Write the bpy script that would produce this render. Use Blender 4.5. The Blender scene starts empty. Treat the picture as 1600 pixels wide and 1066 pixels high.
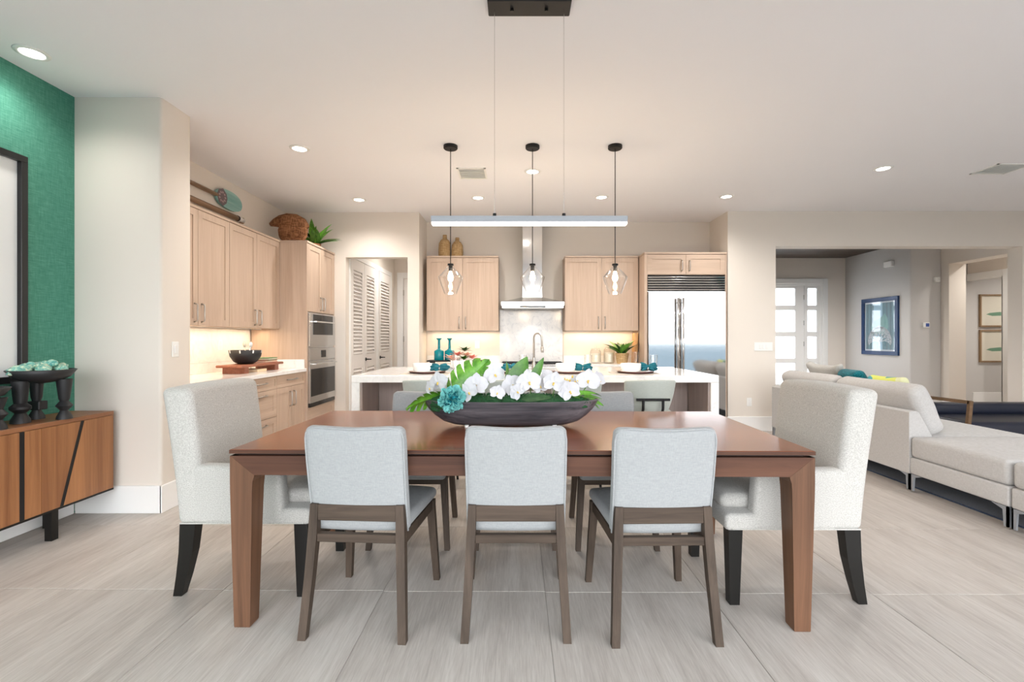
import bpy, bmesh, math, random
from mathutils import Vector, Matrix, Euler
random.seed(7)
PI = math.pi
C = bpy.context.scene.collection
SC = bpy.context.scene

# ------------------------------------------------------------------ camera
CAM_H = 1.264
cam_d = bpy.data.cameras.new('camera')
cam = bpy.data.objects.new('camera', cam_d)
C.objects.link(cam)
cam.location = (0, 0, CAM_H)
cam.rotation_euler = (PI / 2, 0, 0)
cam_d.sensor_width = 36
cam_d.lens = 735 / 1600 * 36
cam_d.shift_x = -8 / 1600
cam_d.shift_y = -3 / 1600
cam_d.clip_start = 0.05
cam_d.clip_end = 3000
SC.camera = cam

# ------------------------------------------------------------------ view, world
SC.view_settings.view_transform = 'Standard'
SC.view_settings.look = 'None'
SC.view_settings.gamma = 1
SC.view_settings.use_curve_mapping = False
SC.view_settings.exposure = 0.54
SC.cycles.max_bounces = 14
SC.cycles.diffuse_bounces = 7
SC.cycles.transparent_max_bounces = 16
SC.cycles.caustics_reflective = False
SC.cycles.caustics_refractive = False

world = bpy.data.worlds.new('sky')
SC.world = world
world.use_nodes = True
wn = world.node_tree
wn.nodes.clear()
w_out = wn.nodes.new('ShaderNodeOutputWorld')
w_bg = wn.nodes.new('ShaderNodeBackground')
w_co = wn.nodes.new('ShaderNodeTexCoord')
w_sep = wn.nodes.new('ShaderNodeSeparateXYZ')
w_rmp = wn.nodes.new('ShaderNodeValToRGB')
w_rmp.color_ramp.elements[0].position = 0.0
w_rmp.color_ramp.elements[0].color = (1.0, 1.0, 1.0, 1)      # hazy bright horizon
w_rmp.color_ramp.elements[1].position = 0.9
w_rmp.color_ramp.elements[1].color = (0.76, 0.88, 1.0, 1)      # bluer overhead
wn.links.new(w_co.outputs['Generated'], w_sep.inputs[0])
wn.links.new(w_sep.outputs['Z'], w_rmp.inputs[0])
wn.links.new(w_rmp.outputs[0], w_bg.inputs['Color'])
w_bg.inputs['Strength'].default_value = 5.0
wn.links.new(w_bg.outputs[0], w_out.inputs[0])

# daylight enters by the wide open lanai side behind the camera: a sampling portal, no light of its own
def portal(loc, rot, sx, sy):
    l = bpy.data.lights.new('sky_portal', 'AREA')
    l.shape = 'RECTANGLE'
    l.size, l.size_y = sx, sy
    l.cycles.is_portal = True
    o = bpy.data.objects.new('sky_portal', l)
    C.objects.link(o)
    o.location, o.rotation_euler = loc, rot
portal((2.0, -1.45, 1.42), (PI / 2, 0, PI), 10.3, 2.8)

WARM = (1.0, 0.95, 0.89)
CEIL = 3.024

# ------------------------------------------------------------------ mesh helpers
class MB:
    """collects shapes into one bmesh"""
    def __init__(s):
        s.bm = bmesh.new()
    def poly(s, vs, fs):
        b = [s.bm.verts.new(v) for v in vs]
        for f in fs:
            try:
                s.bm.faces.new([b[i] for i in f])
            except ValueError:
                pass
        return s
    def box(s, x0, x1, y0, y1, z0, z1, bev=0.0, seg=1):
        if bev <= 0:
            return s.poly([(x, y, z) for x in (x0, x1) for y in (y0, y1) for z in (z0, z1)],
                          [(0, 1, 3, 2), (4, 6, 7, 5), (0, 4, 5, 1), (2, 3, 7, 6), (0, 2, 6, 4), (1, 5, 7, 3)])
        t = bmesh.new()
        bmesh.ops.create_cube(t, size=1)
        for v in t.verts:
            v.co = ((x0 + x1) / 2 + v.co.x * (x1 - x0), (y0 + y1) / 2 + v.co.y * (y1 - y0), (z0 + z1) / 2 + v.co.z * (z1 - z0))
        bmesh.ops.bevel(t, geom=t.edges[:], offset=bev, segments=seg, profile=0.5, affect='EDGES', clamp_overlap=True)
        return s.merge(t)
    def merge(s, t, M=None):
        m = bpy.data.meshes.new('tmp')
        t.to_mesh(m)
        t.free()
        if M is not None:
            m.transform(M)
        s.bm.from_mesh(m)
        bpy.data.meshes.remove(m)
        return s
    def rgrid(s, x0, x1, y0, y1, z0, z1, r, n=(4, 4, 4), f=None):
        """rounded box on a grid, then an optional deformation f(x,y,z,u,v,w)"""
        def ax(a, b, k):
            if b - a <= 2 * r + 1e-6:
                return [a, (a + b) / 2, b]
            return [a, a + .59 * r] + [a + r + (b - a - 2 * r) * i / k for i in range(k + 1)] + [b - .59 * r, b]
        X, Y, Z = ax(x0, x1, n[0]), ax(y0, y1, n[1]), ax(z0, z1, n[2])
        nx, ny, nz = len(X) - 1, len(Y) - 1, len(Z) - 1
        d = {}
        def vert(i, j, k):
            key = (i, j, k)
            if key in d:
                return d[key]
            p = Vector((X[i], Y[j], Z[k]))
            q = Vector((min(max(p.x, x0 + r), x1 - r), min(max(p.y, y0 + r), y1 - r), min(max(p.z, z0 + r), z1 - r)))
            e = p - q
            if e.length > 1e-9:
                p = q + e.normalized() * r
            if f:
                p = Vector(f(p.x, p.y, p.z, (p.x - x0) / (x1 - x0), (p.y - y0) / (y1 - y0), (p.z - z0) / (z1 - z0)))
            d[key] = s.bm.verts.new(p)
            return d[key]
        def quad(a, b, c, e):
            s.bm.faces.new([vert(*a), vert(*b), vert(*c), vert(*e)])
        for i in range(nx):
            for j in range(ny):
                quad((i, j, 0), (i, j + 1, 0), (i + 1, j + 1, 0), (i + 1, j, 0))
                quad((i, j, nz), (i + 1, j, nz), (i + 1, j + 1, nz), (i, j + 1, nz))
        for i in range(nx):
            for k in range(nz):
                quad((i, 0, k), (i + 1, 0, k), (i + 1, 0, k + 1), (i, 0, k + 1))
                quad((i, ny, k), (i, ny, k + 1), (i + 1, ny, k + 1), (i + 1, ny, k))
        for j in range(ny):
            for k in range(nz):
                quad((0, j, k), (0, j, k + 1), (0, j + 1, k + 1), (0, j + 1, k))
                quad((nx, j, k), (nx, j + 1, k), (nx, j + 1, k + 1), (nx, j, k + 1))
        return s
    def lathe(s, prof, seg=24, c=(0, 0, 0), closed=False):
        rings = []
        for (r, z) in prof:
            if r < 1e-6:
                rings.append([s.bm.verts.new((c[0], c[1], c[2] + z))])
            else:
                rings.append([s.bm.verts.new((c[0] + r * math.cos(2 * PI * i / seg), c[1] + r * math.sin(2 * PI * i / seg), c[2] + z)) for i in range(seg)])
        prs = list(zip(rings[:-1], rings[1:]))
        if closed:
            prs.append((rings[-1], rings[0]))
        for a, b in prs:
            for i in range(seg):
                j = (i + 1) % seg
                if len(a) == 1 and len(b) == 1:
                    continue
                if len(a) == 1:
                    s.bm.faces.new([a[0], b[j], b[i]])
                elif len(b) == 1:
                    s.bm.faces.new([a[i], a[j], b[0]])
                else:
                    s.bm.faces.new([a[i], a[j], b[j], b[i]])
        return s
    def cyl(s, c, r, z0, z1, seg=20):
        return s.lathe([(0, z0), (r, z0), (r, z1), (0, z1)], seg, c)
    def tube(s, pts, r, seg=8, caps=True, sq=None):
        pts = [Vector(p) for p in pts]
        n = len(pts)
        rs = r if isinstance(r, (list, tuple)) else [r] * n
        t0 = (pts[1] - pts[0]).normalized()
        up = Vector((0, 0, 1)) if abs(t0.z) < .9 else Vector((1, 0, 0))
        nv = t0.cross(up).normalized()
        rings = []
        for i, p in enumerate(pts):
            t = (pts[min(i + 1, n - 1)] - pts[max(i - 1, 0)]).normalized()
            nv = (nv - t * nv.dot(t)).normalized()
            bv = t.cross(nv)
            rings.append([s.bm.verts.new(p + (nv * math.cos(2 * PI * (k + .5) / seg) + bv * math.sin(2 * PI * (k + .5) / seg)) * rs[i]) for k in range(seg)])
        for a, b in zip(rings[:-1], rings[1:]):
            for i in range(seg):
                j = (i + 1) % seg
                s.bm.faces.new([a[i], a[j], b[j], b[i]])
        if caps:
            s.bm.faces.new(rings[0][::-1])
            s.bm.faces.new(rings[-1])
        return s
    def prism(s, pts, a, b, axis='y'):
        """extrude a 2-D outline; axis y: pts=(x,z); axis x: pts=(y,z); axis z: pts=(x,y)"""
        def P(p, t):
            return {'y': (p[0], t, p[1]), 'x': (t, p[0], p[1]), 'z': (p[0], p[1], t)}[axis]
        n = len(pts)
        A = [s.bm.verts.new(P(p, a)) for p in pts]
        B = [s.bm.verts.new(P(p, b)) for p in pts]
        s.bm.faces.new(A)
        s.bm.faces.new(B[::-1])
        for i in range(n):
            j = (i + 1) % n
            s.bm.faces.new([A[i], B[i], B[j], A[j]])
        return s
    def loft(s, rings, caps=True):
        R = [[s.bm.verts.new(p) for p in ring] for ring in rings]
        n = len(R[0])
        for a, b in zip(R[:-1], R[1:]):
            for i in range(n):
                j = (i + 1) % n
                s.bm.faces.new([a[i], a[j], b[j], b[i]])
        if caps:
            s.bm.faces.new(R[0][::-1])
            s.bm.faces.new(R[-1])
        return s
    def sheet(s, grid):
        R = [[s.bm.verts.new(p) for p in row] for row in grid]
        for a, b in zip(R[:-1], R[1:]):
            for i in range(len(a) - 1):
                s.bm.faces.new([a[i], a[i + 1], b[i + 1], b[i]])
        return s
    def ball(s, c, r, sub=2, sc=(1, 1, 1), f=None):
        t = bmesh.new()
        bmesh.ops.create_icosphere(t, subdivisions=sub, radius=1)
        for v in t.verts:
            k = f(v.co) if f else 1
            v.co = Vector((c[0] + v.co.x * r * sc[0] * k, c[1] + v.co.y * r * sc[1] * k, c[2] + v.co.z * r * sc[2] * k))
        return s.merge(t)
    def build(s, name, mat, parent=None, smooth=False, M=None, fix=True, auto=None):
        if fix:
            bmesh.ops.recalc_face_normals(s.bm, faces=s.bm.faces)
        me = bpy.data.meshes.new(name)
        s.bm.to_mesh(me)
        s.bm.free()
        if M is not None:
            me.transform(M)
        me.materials.append(MAT[mat] if isinstance(mat, str) else mat)
        if smooth:
            me.polygons.foreach_set('use_smooth', [True] * len(me.polygons))
            if auto:
                me.set_sharp_from_angle(angle=math.radians(auto))
        o = bpy.data.objects.new(name, me)
        C.objects.link(o)
        if parent:
            o.parent = parent
        return o

def tag(o, label=None, cat=None, group=None, kind=None):
    if label: o['label'] = label
    if cat: o['category'] = cat
    if group: o['group'] = group
    if kind: o['kind'] = kind
    return o
def empty(name, loc=(0, 0, 0), rz=0, label=None, cat=None, group=None, kind=None):
    o = bpy.data.objects.new(name, None)
    o.empty_display_size = .05
    C.objects.link(o)
    o.location = loc
    o.rotation_euler = (0, 0, rz)
    return tag(o, label, cat, group, kind)
KIDS = lambda o: [c for c in bpy.data.objects if c.parent == o]
def copy_tree(o, parent=None):
    c = o.copy()
    if o.type == 'LIGHT':
        c.data = o.data
    C.objects.link(c)
    if parent is not None:
        c.parent = parent
    for k in KIDS(o):
        copy_tree(k, c)
    return c
def dup(o, loc, rz=0, label=None):
    c = copy_tree(o)
    c.location = loc
    c.rotation_euler = (0, 0, rz)
    if label: c['label'] = label
    return c
def struct(name, mb, mat, label=None, **k):
    return tag(mb.build(name, mat, **k), label, kind='structure')

# ------------------------------------------------------------------ materials
MAT = {}
def base(name, col, rough=.5, metal=0.0, spec=.5, **kw):
    m = bpy.data.materials.new(name)
    m.use_nodes = True
    b = m.node_tree.nodes['Principled BSDF']
    b.inputs['Base Color'].default_value = (*col, 1)
    b.inputs['Roughness'].default_value = rough
    b.inputs['Metallic'].default_value = metal
    b.inputs['Specular IOR Level'].default_value = spec
    for k, v in kw.items():
        b.inputs[k].default_value = v
    MAT[name] = m
    return m, m.node_tree, b
def N(nt, t, **kw):
    n = nt.nodes.new(t)
    for k, v in kw.items():
        setattr(n, k, v)
    return n
def coords(nt, scale, rot=(0, 0, 0), src='Object', rnd=False):
    tc = N(nt, 'ShaderNodeTexCoord')
    mp = N(nt, 'ShaderNodeMapping')
    mp.inputs['Scale'].default_value = scale
    mp.inputs['Rotation'].default_value = rot
    if rnd:
        oi = N(nt, 'ShaderNodeObjectInfo')
        ml = N(nt, 'ShaderNodeMath', operation='MULTIPLY')
        ml.inputs[1].default_value = 37.0
        nt.links.new(oi.outputs['Random'], ml.inputs[0])
        ad = N(nt, 'ShaderNodeVectorMath', operation='ADD')
        nt.links.new(tc.outputs[src], ad.inputs[0])
        nt.links.new(ml.outputs[0], ad.inputs[1])
        nt.links.new(ad.outputs[0], mp.inputs['Vector'])
    else:
        nt.links.new(tc.outputs[src], mp.inputs['Vector'])
    return mp.outputs[0]
def ramp(nt, fac, stops):
    r = N(nt, 'ShaderNodeValToRGB')
    while len(r.color_ramp.elements) < len(stops):
        r.color_ramp.elements.new(.5)
    for e, (p, c) in zip(r.color_ramp.elements, stops):
        e.position = p
        e.color = (*c, 1)
    nt.links.new(fac, r.inputs[0])
    return r.outputs[0]
def noise(nt, vec, scale=1, detail=4, rough=.6, dist=0):
    n = N(nt, 'ShaderNodeTexNoise')
    n.inputs['Scale'].default_value = scale
    n.inputs['Detail'].default_value = detail
    n.inputs['Roughness'].default_value = rough
    n.inputs['Distortion'].default_value = dist
    nt.links.new(vec, n.inputs['Vector'])
    return n.outputs['Fac']
def bump(nt, b, h, st=.2, dist=.002):
    n = N(nt, 'ShaderNodeBump')
    n.inputs['Strength'].default_value = st
    n.inputs['Distance'].default_value = dist
    nt.links.new(h, n.inputs['Height'])
    nt.links.new(n.outputs[0], b.inputs['Normal'])
def wood(name, c0, c1, axis, rough=.45, fine=70, long=2.2, coat=0, rnd=True, spec=.5, bmp=.08):
    """grain runs along axis x / y / z"""
    m, nt, b = base(name, c1, rough, spec=spec)
    sc = [fine] * 3
    sc['xyz'.index(axis)] = long
    v = coords(nt, sc, rnd=rnd)
    f1 = noise(nt, v, 1, 5, .65, .6)
    sc2 = [fine * .12] * 3
    sc2['xyz'.index(axis)] = long * .35
    f2 = noise(nt, coords(nt, sc2, rnd=rnd), 1, 3, .5, 1.2)
    mx = N(nt, 'ShaderNodeMath', operation='ADD')
    h = N(nt, 'ShaderNodeMath', operation='MULTIPLY')
    h.inputs[1].default_value = .5
    nt.links.new(f1, mx.inputs[0]); nt.links.new(f2, mx.inputs[1]); nt.links.new(mx.outputs[0], h.inputs[0])
    col = ramp(nt, h.outputs[0], [(.34, c0), (.5, tuple((a + c) / 2 for a, c in zip(c0, c1))), (.66, c1)])
    nt.links.new(col, b.inputs['Base Color'])
    b.inputs['Coat Weight'].default_value = coat
    b.inputs['Coat Roughness'].default_value = .12
    bump(nt, b, f1, bmp, .001)
    return m
def fabric(name, c0, c1, scale=260, rough=.95, weave=True, st=.25, sheen=.2):
    m, nt, b = base(name, c1, rough, spec=.15)
    if weave:
        a = noise(nt, coords(nt, (scale, scale, scale * .12)), 1, 2, .6)
        c = noise(nt, coords(nt, (scale * .12, scale * .12, scale)), 1, 2, .6)
        mx = N(nt, 'ShaderNodeMath', operation='ADD')
        h = N(nt, 'ShaderNodeMath', operation='MULTIPLY')
        h.inputs[1].default_value = .5
        nt.links.new(a, mx.inputs[0]); nt.links.new(c, mx.inputs[1]); nt.links.new(mx.outputs[0], h.inputs[0])
        fac = h.outputs[0]
    else:
        fac = noise(nt, coords(nt, (scale,) * 3), 1, 3, .7)
    nt.links.new(ramp(nt, fac, [(.38, c0), (.62, c1)]), b.inputs['Base Color'])
    b.inputs['Sheen Weight'].default_value = sheen
    bump(nt, b, fac, st, .003)
    return m
def paint(name, col, rough=.6):
    m, nt, b = base(name, col, rough, spec=.3)
    bump(nt, b, noise(nt, coords(nt, (60, 60, 60)), 1, 2), .03, .002)
    return m
def emit(name, col, st):
    m = bpy.data.materials.new(name)
    m.use_nodes = True
    nt = m.node_tree
    nt.nodes.clear()
    o = N(nt, 'ShaderNodeOutputMaterial')
    e = N(nt, 'ShaderNodeEmission')
    e.inputs[0].default_value = (*col, 1)
    e.inputs[1].default_value = st
    nt.links.new(e.outputs[0], o.inputs[0])
    MAT[name] = m
def thin_glass(name, tint=(1, 1, 1), refl=1.0):
    m = bpy.data.materials.new(name)
    m.use_nodes = True
    nt = m.node_tree
    nt.nodes.clear()
    o = N(nt, 'ShaderNodeOutputMaterial')
    t = N(nt, 'ShaderNodeBsdfTransparent')
    t.inputs[0].default_value = (*tint, 1)
    g = N(nt, 'ShaderNodeBsdfGlossy')
    g.inputs['Roughness'].default_value = .03
    lw = N(nt, 'ShaderNodeLayerWeight')
    lw.inputs[0].default_value = .5
    k = N(nt, 'ShaderNodeMath', operation='MULTIPLY')
    k.inputs[1].default_value = refl
    mx = N(nt, 'ShaderNodeMixShader')
    pw = N(nt, 'ShaderNodeMath', operation='POWER')
    pw.inputs[1].default_value = 3.0
    nt.links.new(lw.outputs['Facing'], pw.inputs[0])
    ad = N(nt, 'ShaderNodeMath', operation='MULTIPLY_ADD')
    ad.inputs[1].default_value = .85
    ad.inputs[2].default_value = .06
    nt.links.new(pw.outputs[0], ad.inputs[0])
    nt.links.new(ad.outputs[0], k.inputs[0])
    nt.links.new(k.outputs[0], mx.inputs[0])
    nt.links.new(t.outputs[0], mx.inputs[1])
    nt.links.new(g.outputs[0], mx.inputs[2])
    nt.links.new(mx.outputs[0], o.inputs[0])
    MAT[name] = m

paint('wall_paint', (.765, .708, .643))
paint('wall_grey', (.60, .585, .57))
paint('ceiling_paint', (.90, .90, .93), .8)
paint('trim_white', (.86, .86, .85), .4)
paint('louver_white', (.80, .77, .745), .5)
base('plastic_white', (.85, .85, .83), .4)
base('black_matte', (.010, .010, .011), .5, spec=.3)
base('black_satin', (.008, .007, .006), .38, spec=.3)
base('black_glass', (.012, .012, .014), .06)
base('screen_blue', (.05, .10, .35), .3)
base('steel', (.62, .62, .62), .24, 1)
base('steel_bright', (.75, .75, .75), .12, 1)
base('nickel', (.50, .47, .44), .28, 1)
base('aluminium', (.30, .315, .34), .5, .3)
base('ceramic_white', (.86, .86, .85), .18)
base('rim_brown', (.10, .025, .02), .3)
base('teal_glass', (.0, .27, .33), .07, **{'Transmission Weight': .35, 'IOR': 1.45})
base('stem_green', (.10, .22, .04), .5)
base('moss', (.012, .075, .022), .9)
base('petal_white', (.62, .62, .65), .6, spec=.2)
base('petal_core', (.80, .55, .10), .5)
base('teal_petal', (.20, .58, .56), .7)
base('pink_petal', (.72, .22, .17), .6)
base('peach_petal', (.80, .45, .32), .6)
base('napkin_teal', (.004, .125, .17), .85)
base('soil', (.03, .02, .015), .9)
base('candle_cream', (.85, .78, .62), .4)
base('leather_navy', (.012, .016, .032), .42)
base('book_green', (.03, .22, .06), .5)
base('book_red', (.40, .07, .05), .5)
base('book_blue', (.12, .13, .30), .5)
base('book_page', (.75, .66, .52), .7)
base('book_brown', (.10, .05, .03), .5)
base('book_cream', (.72, .55, .36), .6)
thin_glass('clear_glass')
thin_glass('jar_glass', (.97, .97, .97), .8)
emit('lamp_white', (1, .96, .90), 14)
emit('bulb_warm', (1, .72, .42), 26)
emit('led_strip', (1, .95, .88), 7)

# frosted panes let the day through
m, nt, b = base('frosted_pane', (.9, .93, .95), .5)
tr = N(nt, 'ShaderNodeBsdfTranslucent')
tr.inputs[0].default_value = (.93, .95, .97, 1)
mx = N(nt, 'ShaderNodeMixShader')
mx.inputs[0].default_value = .8
nt.links.new(b.outputs[0], mx.inputs[1]); nt.links.new(tr.outputs[0], mx.inputs[2])
nt.links.new(mx.outputs[0], nt.nodes['Material Output'].inputs[0])

def leafmat(name, c0, c1):
    m, nt, b = base(name, c1, .38)
    nt.links.new(ramp(nt, noise(nt, coords(nt, (22, 22, 22), rnd=True), 1, 3), [(.35, c0), (.65, c1)]), b.inputs['Base Color'])
    b.inputs['Subsurface Weight'].default_value = .0
leafmat('leaf_bright', (.06, .22, .015), (.17, .42, .045))
leafmat('leaf_mid', (.03, .12, .012), (.09, .24, .03))
leafmat('leaf_dark', (.012, .05, .012), (.04, .11, .03))

# floor tile: vein-cut porcelain, veins run away from the camera
m, nt, b = base('floor_tile', (.5, .45, .41), .42, spec=.4)
v1 = noise(nt, coords(nt, (34, 1.9, 1), (0, 0, .16), rnd=True), 1, 6, .65, .5)
v2 = noise(nt, coords(nt, (5, .6, 1), (0, 0, .2), rnd=True), 1, 3, .5, .8)
v3 = noise(nt, coords(nt, (150, 9, 1), (0, 0, .16), rnd=True), 1, 3, .6, .2)
a1 = N(nt, 'ShaderNodeMath', operation='MULTIPLY_ADD'); a1.inputs[1].default_value = .34
a2 = N(nt, 'ShaderNodeMath', operation='MULTIPLY_ADD'); a2.inputs[1].default_value = .34
nt.links.new(v2, a1.inputs[0])
a3 = N(nt, 'ShaderNodeMath', operation='MULTIPLY'); a3.inputs[1].default_value = .32
nt.links.new(v1, a3.inputs[0]); nt.links.new(a3.outputs[0], a1.inputs[2])
nt.links.new(v3, a2.inputs[0]); nt.links.new(a1.outputs[0], a2.inputs[2])
nt.links.new(ramp(nt, a2.outputs[0], [(.38, (.40, .355, .32)), (.5, (.50, .455, .415)), (.62, (.59, .545, .505))]), b.inputs['Base Color'])
bump(nt, b, v1, .05, .001)
base('grout', (.44, .40, .37), .9)

# grasscloth wallpaper
m, nt, b = base('grasscloth', (.03, .22, .16), .85, spec=.2)
g1 = noise(nt, coords(nt, (1, 14, 420)), 1, 3, .7)
g2 = noise(nt, coords(nt, (1, 260, 12)), 1, 3, .7)
g3 = noise(nt, coords(nt, (1, 1.2, 1.2)), 1, 2)
ga = N(nt, 'ShaderNodeMath', operation='MULTIPLY_ADD'); ga.inputs[1].default_value = .6
gb = N(nt, 'ShaderNodeMath', operation='MULTIPLY'); gb.inputs[1].default_value = .4
nt.links.new(g2, gb.inputs[0]); nt.links.new(g1, ga.inputs[0]); nt.links.new(gb.outputs[0], ga.inputs[2])
nt.links.new(ramp(nt, ga.outputs[0], [(.36, (.045, .19, .135)), (.52, (.085, .28, .205)), (.68, (.16, .40, .31))]), b.inputs['Base Color'])
bump(nt, b, ga.outputs[0], .3, .002)

wood('oak_z', (.47, .345, .26), (.59, .455, .355), 'z', .5, 60, 1.6)
wood('oak_x', (.47, .345, .26), (.59, .455, .355), 'x', .5, 60, 1.6)
wood('island_wood', (.30, .24, .22), (.40, .325, .30), 'z', .55, 60, 1.6)
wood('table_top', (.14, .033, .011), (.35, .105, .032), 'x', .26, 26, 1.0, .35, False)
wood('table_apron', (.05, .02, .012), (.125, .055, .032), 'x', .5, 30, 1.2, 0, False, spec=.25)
wood('table_leg', (.075, .037, .021), (.185, .09, .05), 'z', .5, 34, 1.4, 0, spec=.25)
wood('chair_wood', (.036, .025, .018), (.092, .065, .048), 'z', .55, 50, 2.5, spec=.25)
wood('chair_wood_x', (.036, .025, .018), (.092, .065, .048), 'x', .55, 50, 2.5, spec=.25)
wood('walnut_z', (.15, .052, .018), (.42, .19, .075), 'z', .42, 20, .8)
wood('walnut_y', (.15, .055, .022), (.32, .14, .062), 'y', .4, 24, .8)
wood('dough_bowl', (.008, .009, .016), (.19, .17, .185), 'x', .55, 38, 1.4, rnd=False, bmp=.25)
wood('arm_wood', (.12, .065, .03), (.22, .13, .07), 'x', .45, 40, 2)
wood('pole_wood', (.14, .08, .045), (.42, .27, .17), 'y', .6, 40, 2)
wood('board_wood', (.18, .05, .025), (.36, .13, .07), 'y', .45, 40, 2)
wood('cut_wood', (.55, .28, .10), (.68, .40, .17), 'z', .5, 40, 2)
wood('paddle_teal', (.16, .36, .34), (.38, .60, .55), 'y', .5, 26, 1.2)
wood('ceiling_wood', (.035, .024, .018), (.075, .052, .04), 'x', .5, 30, 1)
wood('frame_oak', (.20, .12, .06), (.34, .22, .12), 'z', .5, 40, 2)
fabric('linen', (.295, .305, .31), (.35, .36, .365), 330, st=.08)
fabric('boucle', (.39, .375, .35), (.555, .54, .51), 210, weave=False, st=.5)
fabric('sofa_fabric', (.44, .425, .41), (.54, .525, .515), 320, st=.15)
fabric('stool_fabric', (.44, .47, .43), (.50, .53, .49), 400, st=.1)
fabric('pillow_blue', (.36, .43, .47), (.46, .53, .57), 350, st=.15)
fabric('rug_navy', (.008, .014, .03), (.03, .05, .10), 120, weave=False, st=.6)
fabric('placemat', (.42, .37, .31), (.52, .46, .40), 300, st=.3)
fabric('wicker', (.30, .18, .08), (.58, .41, .22), 130, st=.6, sheen=0)
fabric('rattan', (.14, .06, .028), (.44, .21, .105), 90, st=.7, sheen=0)
fabric('knit_teal', (.0, .05, .07), (.01, .20, .24), 90, weave=False, st=.6)
# quartz
m, nt, b = base('quartz', (.85, .84, .82), .12)
q = noise(nt, coords(nt, (5, 5, 5)), 1, 8, .72, 1.5)
nt.links.new(ramp(nt, q, [(.30, (.66, .65, .65)), (.42, (.80, .79, .78)), (.55, (.86, .85, .84))]), b.inputs['Base Color'])
m, nt, b = base('marble', (.8, .8, .8), .15)
q = noise(nt, coords(nt, (7, 7, 7)), 1, 9, .75, 2.0)
nt.links.new(ramp(nt, q, [(.30, (.52, .53, .55)), (.40, (.70, .71, .73)), (.52, (.82, .82, .82))]), b.inputs['Base Color'])
# brushed fridge steel: fine vertical-blurred reflection
base('fridge_steel', (.60, .61, .62), .06, 1)
# pillow print
m, nt, b = base('pillow_print', (.5, .6, .2), .9)
vv = N(nt, 'ShaderNodeTexVoronoi'); vv.inputs['Scale'].default_value = 9
nt.links.new(coords(nt, (1, 1, 1)), vv.inputs['Vector'])
sp = N(nt, 'ShaderNodeSeparateColor'); nt.links.new(vv.outputs['Color'], sp.inputs[0])
nt.links.new(ramp(nt, sp.outputs[0], [(.2, (.75, .75, .72)), (.4, (.55, .58, .02)), (.6, (.0, .30, .42)), (.8, (.65, .68, .15))]), b.inputs['Base Color'])
# shells
m, nt, b = base('shell_jade', (.4, .6, .5), .25)
nt.links.new(ramp(nt, noise(nt, coords(nt, (26, 26, 26), rnd=True), 1, 4, .6, 1.5), [(.3, (.03, .26, .25)), (.48, (.25, .52, .42)), (.66, (.70, .76, .56))]), b.inputs['Base Color'])
m, nt, b = base('shell_cream', (.7, .6, .45), .35)
nt.links.new(ramp(nt, noise(nt, coords(nt, (26, 26, 26), rnd=True), 1, 4, .6, 1.5), [(.3, (.45, .33, .2)), (.66, (.80, .72, .58))]), b.inputs['Base Color'])
base('clay_black', (.014, .014, .016), .5)
# canvas, prints
base('mat_white', (.78, .80, .80), .7)
base('frame_black', (.01, .01, .011), .3)
base('frame_navy', (.0, .03, .12), .3)
base('print_teal', (.09, .25, .33), .4)
base('print_dark', (.05, .16, .22), .4)
base('print_sky', (.36, .64, .82), .4)
base('print_sea', (.16, .42, .42), .4)
base('print_white', (.72, .80, .88), .4)
base('print_cream', (.72, .68, .58), .6)
base('print_green', (.16, .30, .20), .6)
base('badge', (.16, .12, .13), .6)
base('badge_pink', (.40, .28, .28), .6)
# outdoors
base('sea', (.105, .125, .135), .8, spec=0)
base('deck_stone', (.20, .19, .18), .8, spec=0)
# ================================================================== THE SETTING
def bxs(*L, bev=0, seg=1):
    m = MB()
    for a in L:
        m.box(*a, bev=bev, seg=seg)
    return m
XL = -3.22
floor = struct('floor', bxs((-3.5, 10.8, -1.5, 10.3, -.2, -.003)), 'grout', 'pale grey-beige floor of large square vein-cut tiles')
T = .81
tile_me = None
for i in range(-4, 11):
    for j in range(-5, 10):
        x, y = .14 + T * i, 2.346 + T * j
        if x + T < XL - .1 or x > 7.6 or y + T < -1.4:
            if not (y > 6.4 and x < 10 and x > 7):
                continue
        if y > 6.6 and x + T > -1.4 and x < 3.0 or (y > 9.4) or (y > 6.6 and x + T < -2.4):
            continue
        if tile_me is None:
            o = MB().box(.0015, T - .0015, .0015, T - .0015, -.010, 0, bev=.0015).build('tile', 'floor_tile', floor)
            tile_me = o.data
        else:
            o = bpy.data.objects.new('tile', tile_me)
            C.objects.link(o)
            o.parent = floor
        o.location = (x, y - .012 * (x - .14), 0)
struct('ceiling', bxs((-3.5, 10.8, -1.5, 10.3, CEIL, CEIL + .12)), 'ceiling_paint', 'smooth white ceiling over dining room and kitchen')
ent = struct('ceiling_entry', bxs((3.1, 7.05, 6.67, 10.1, CEIL - .012, CEIL)), 'ceiling_wood', 'dark stained wood ceiling of the entry')
for k in range(9):
    y0 = 6.69 + k * .378
    MB().box(3.12, 7.03, y0, y0 + .37, CEIL - .022, CEIL - .012, bev=.003).build('plank', 'ceiling_wood', ent)
struct('wall_left', bxs((-3.42, XL, -1.5, 3.44, 0, CEIL)), 'grasscloth', 'green grasscloth papered wall behind the sideboard')
struct('wall_kitchen_left', bxs((-3.42, XL, 3.44, 6.65, 0, CEIL)), 'wall_paint', 'cream wall behind the left run of cabinets')
struct('wall_column', bxs((XL - .02, -2.59, 3.422, 3.74, 0, CEIL + .02), bev=.022, seg=4), 'wall_paint', 'cream wall stub with rounded corner beside green wall', smooth=True, auto=50)
struct('wall_pantry', bxs((XL, -2.38, 6.53, 6.66, 0, CEIL), (-2.38, -1.52, 6.53, 6.66, 2.40, CEIL), (-1.52, -1.36, 6.53, 7.2, 0, CEIL)), 'wall_paint', 'cream wall with the open doorway to the pantry hall', smooth=True, auto=50)
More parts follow.
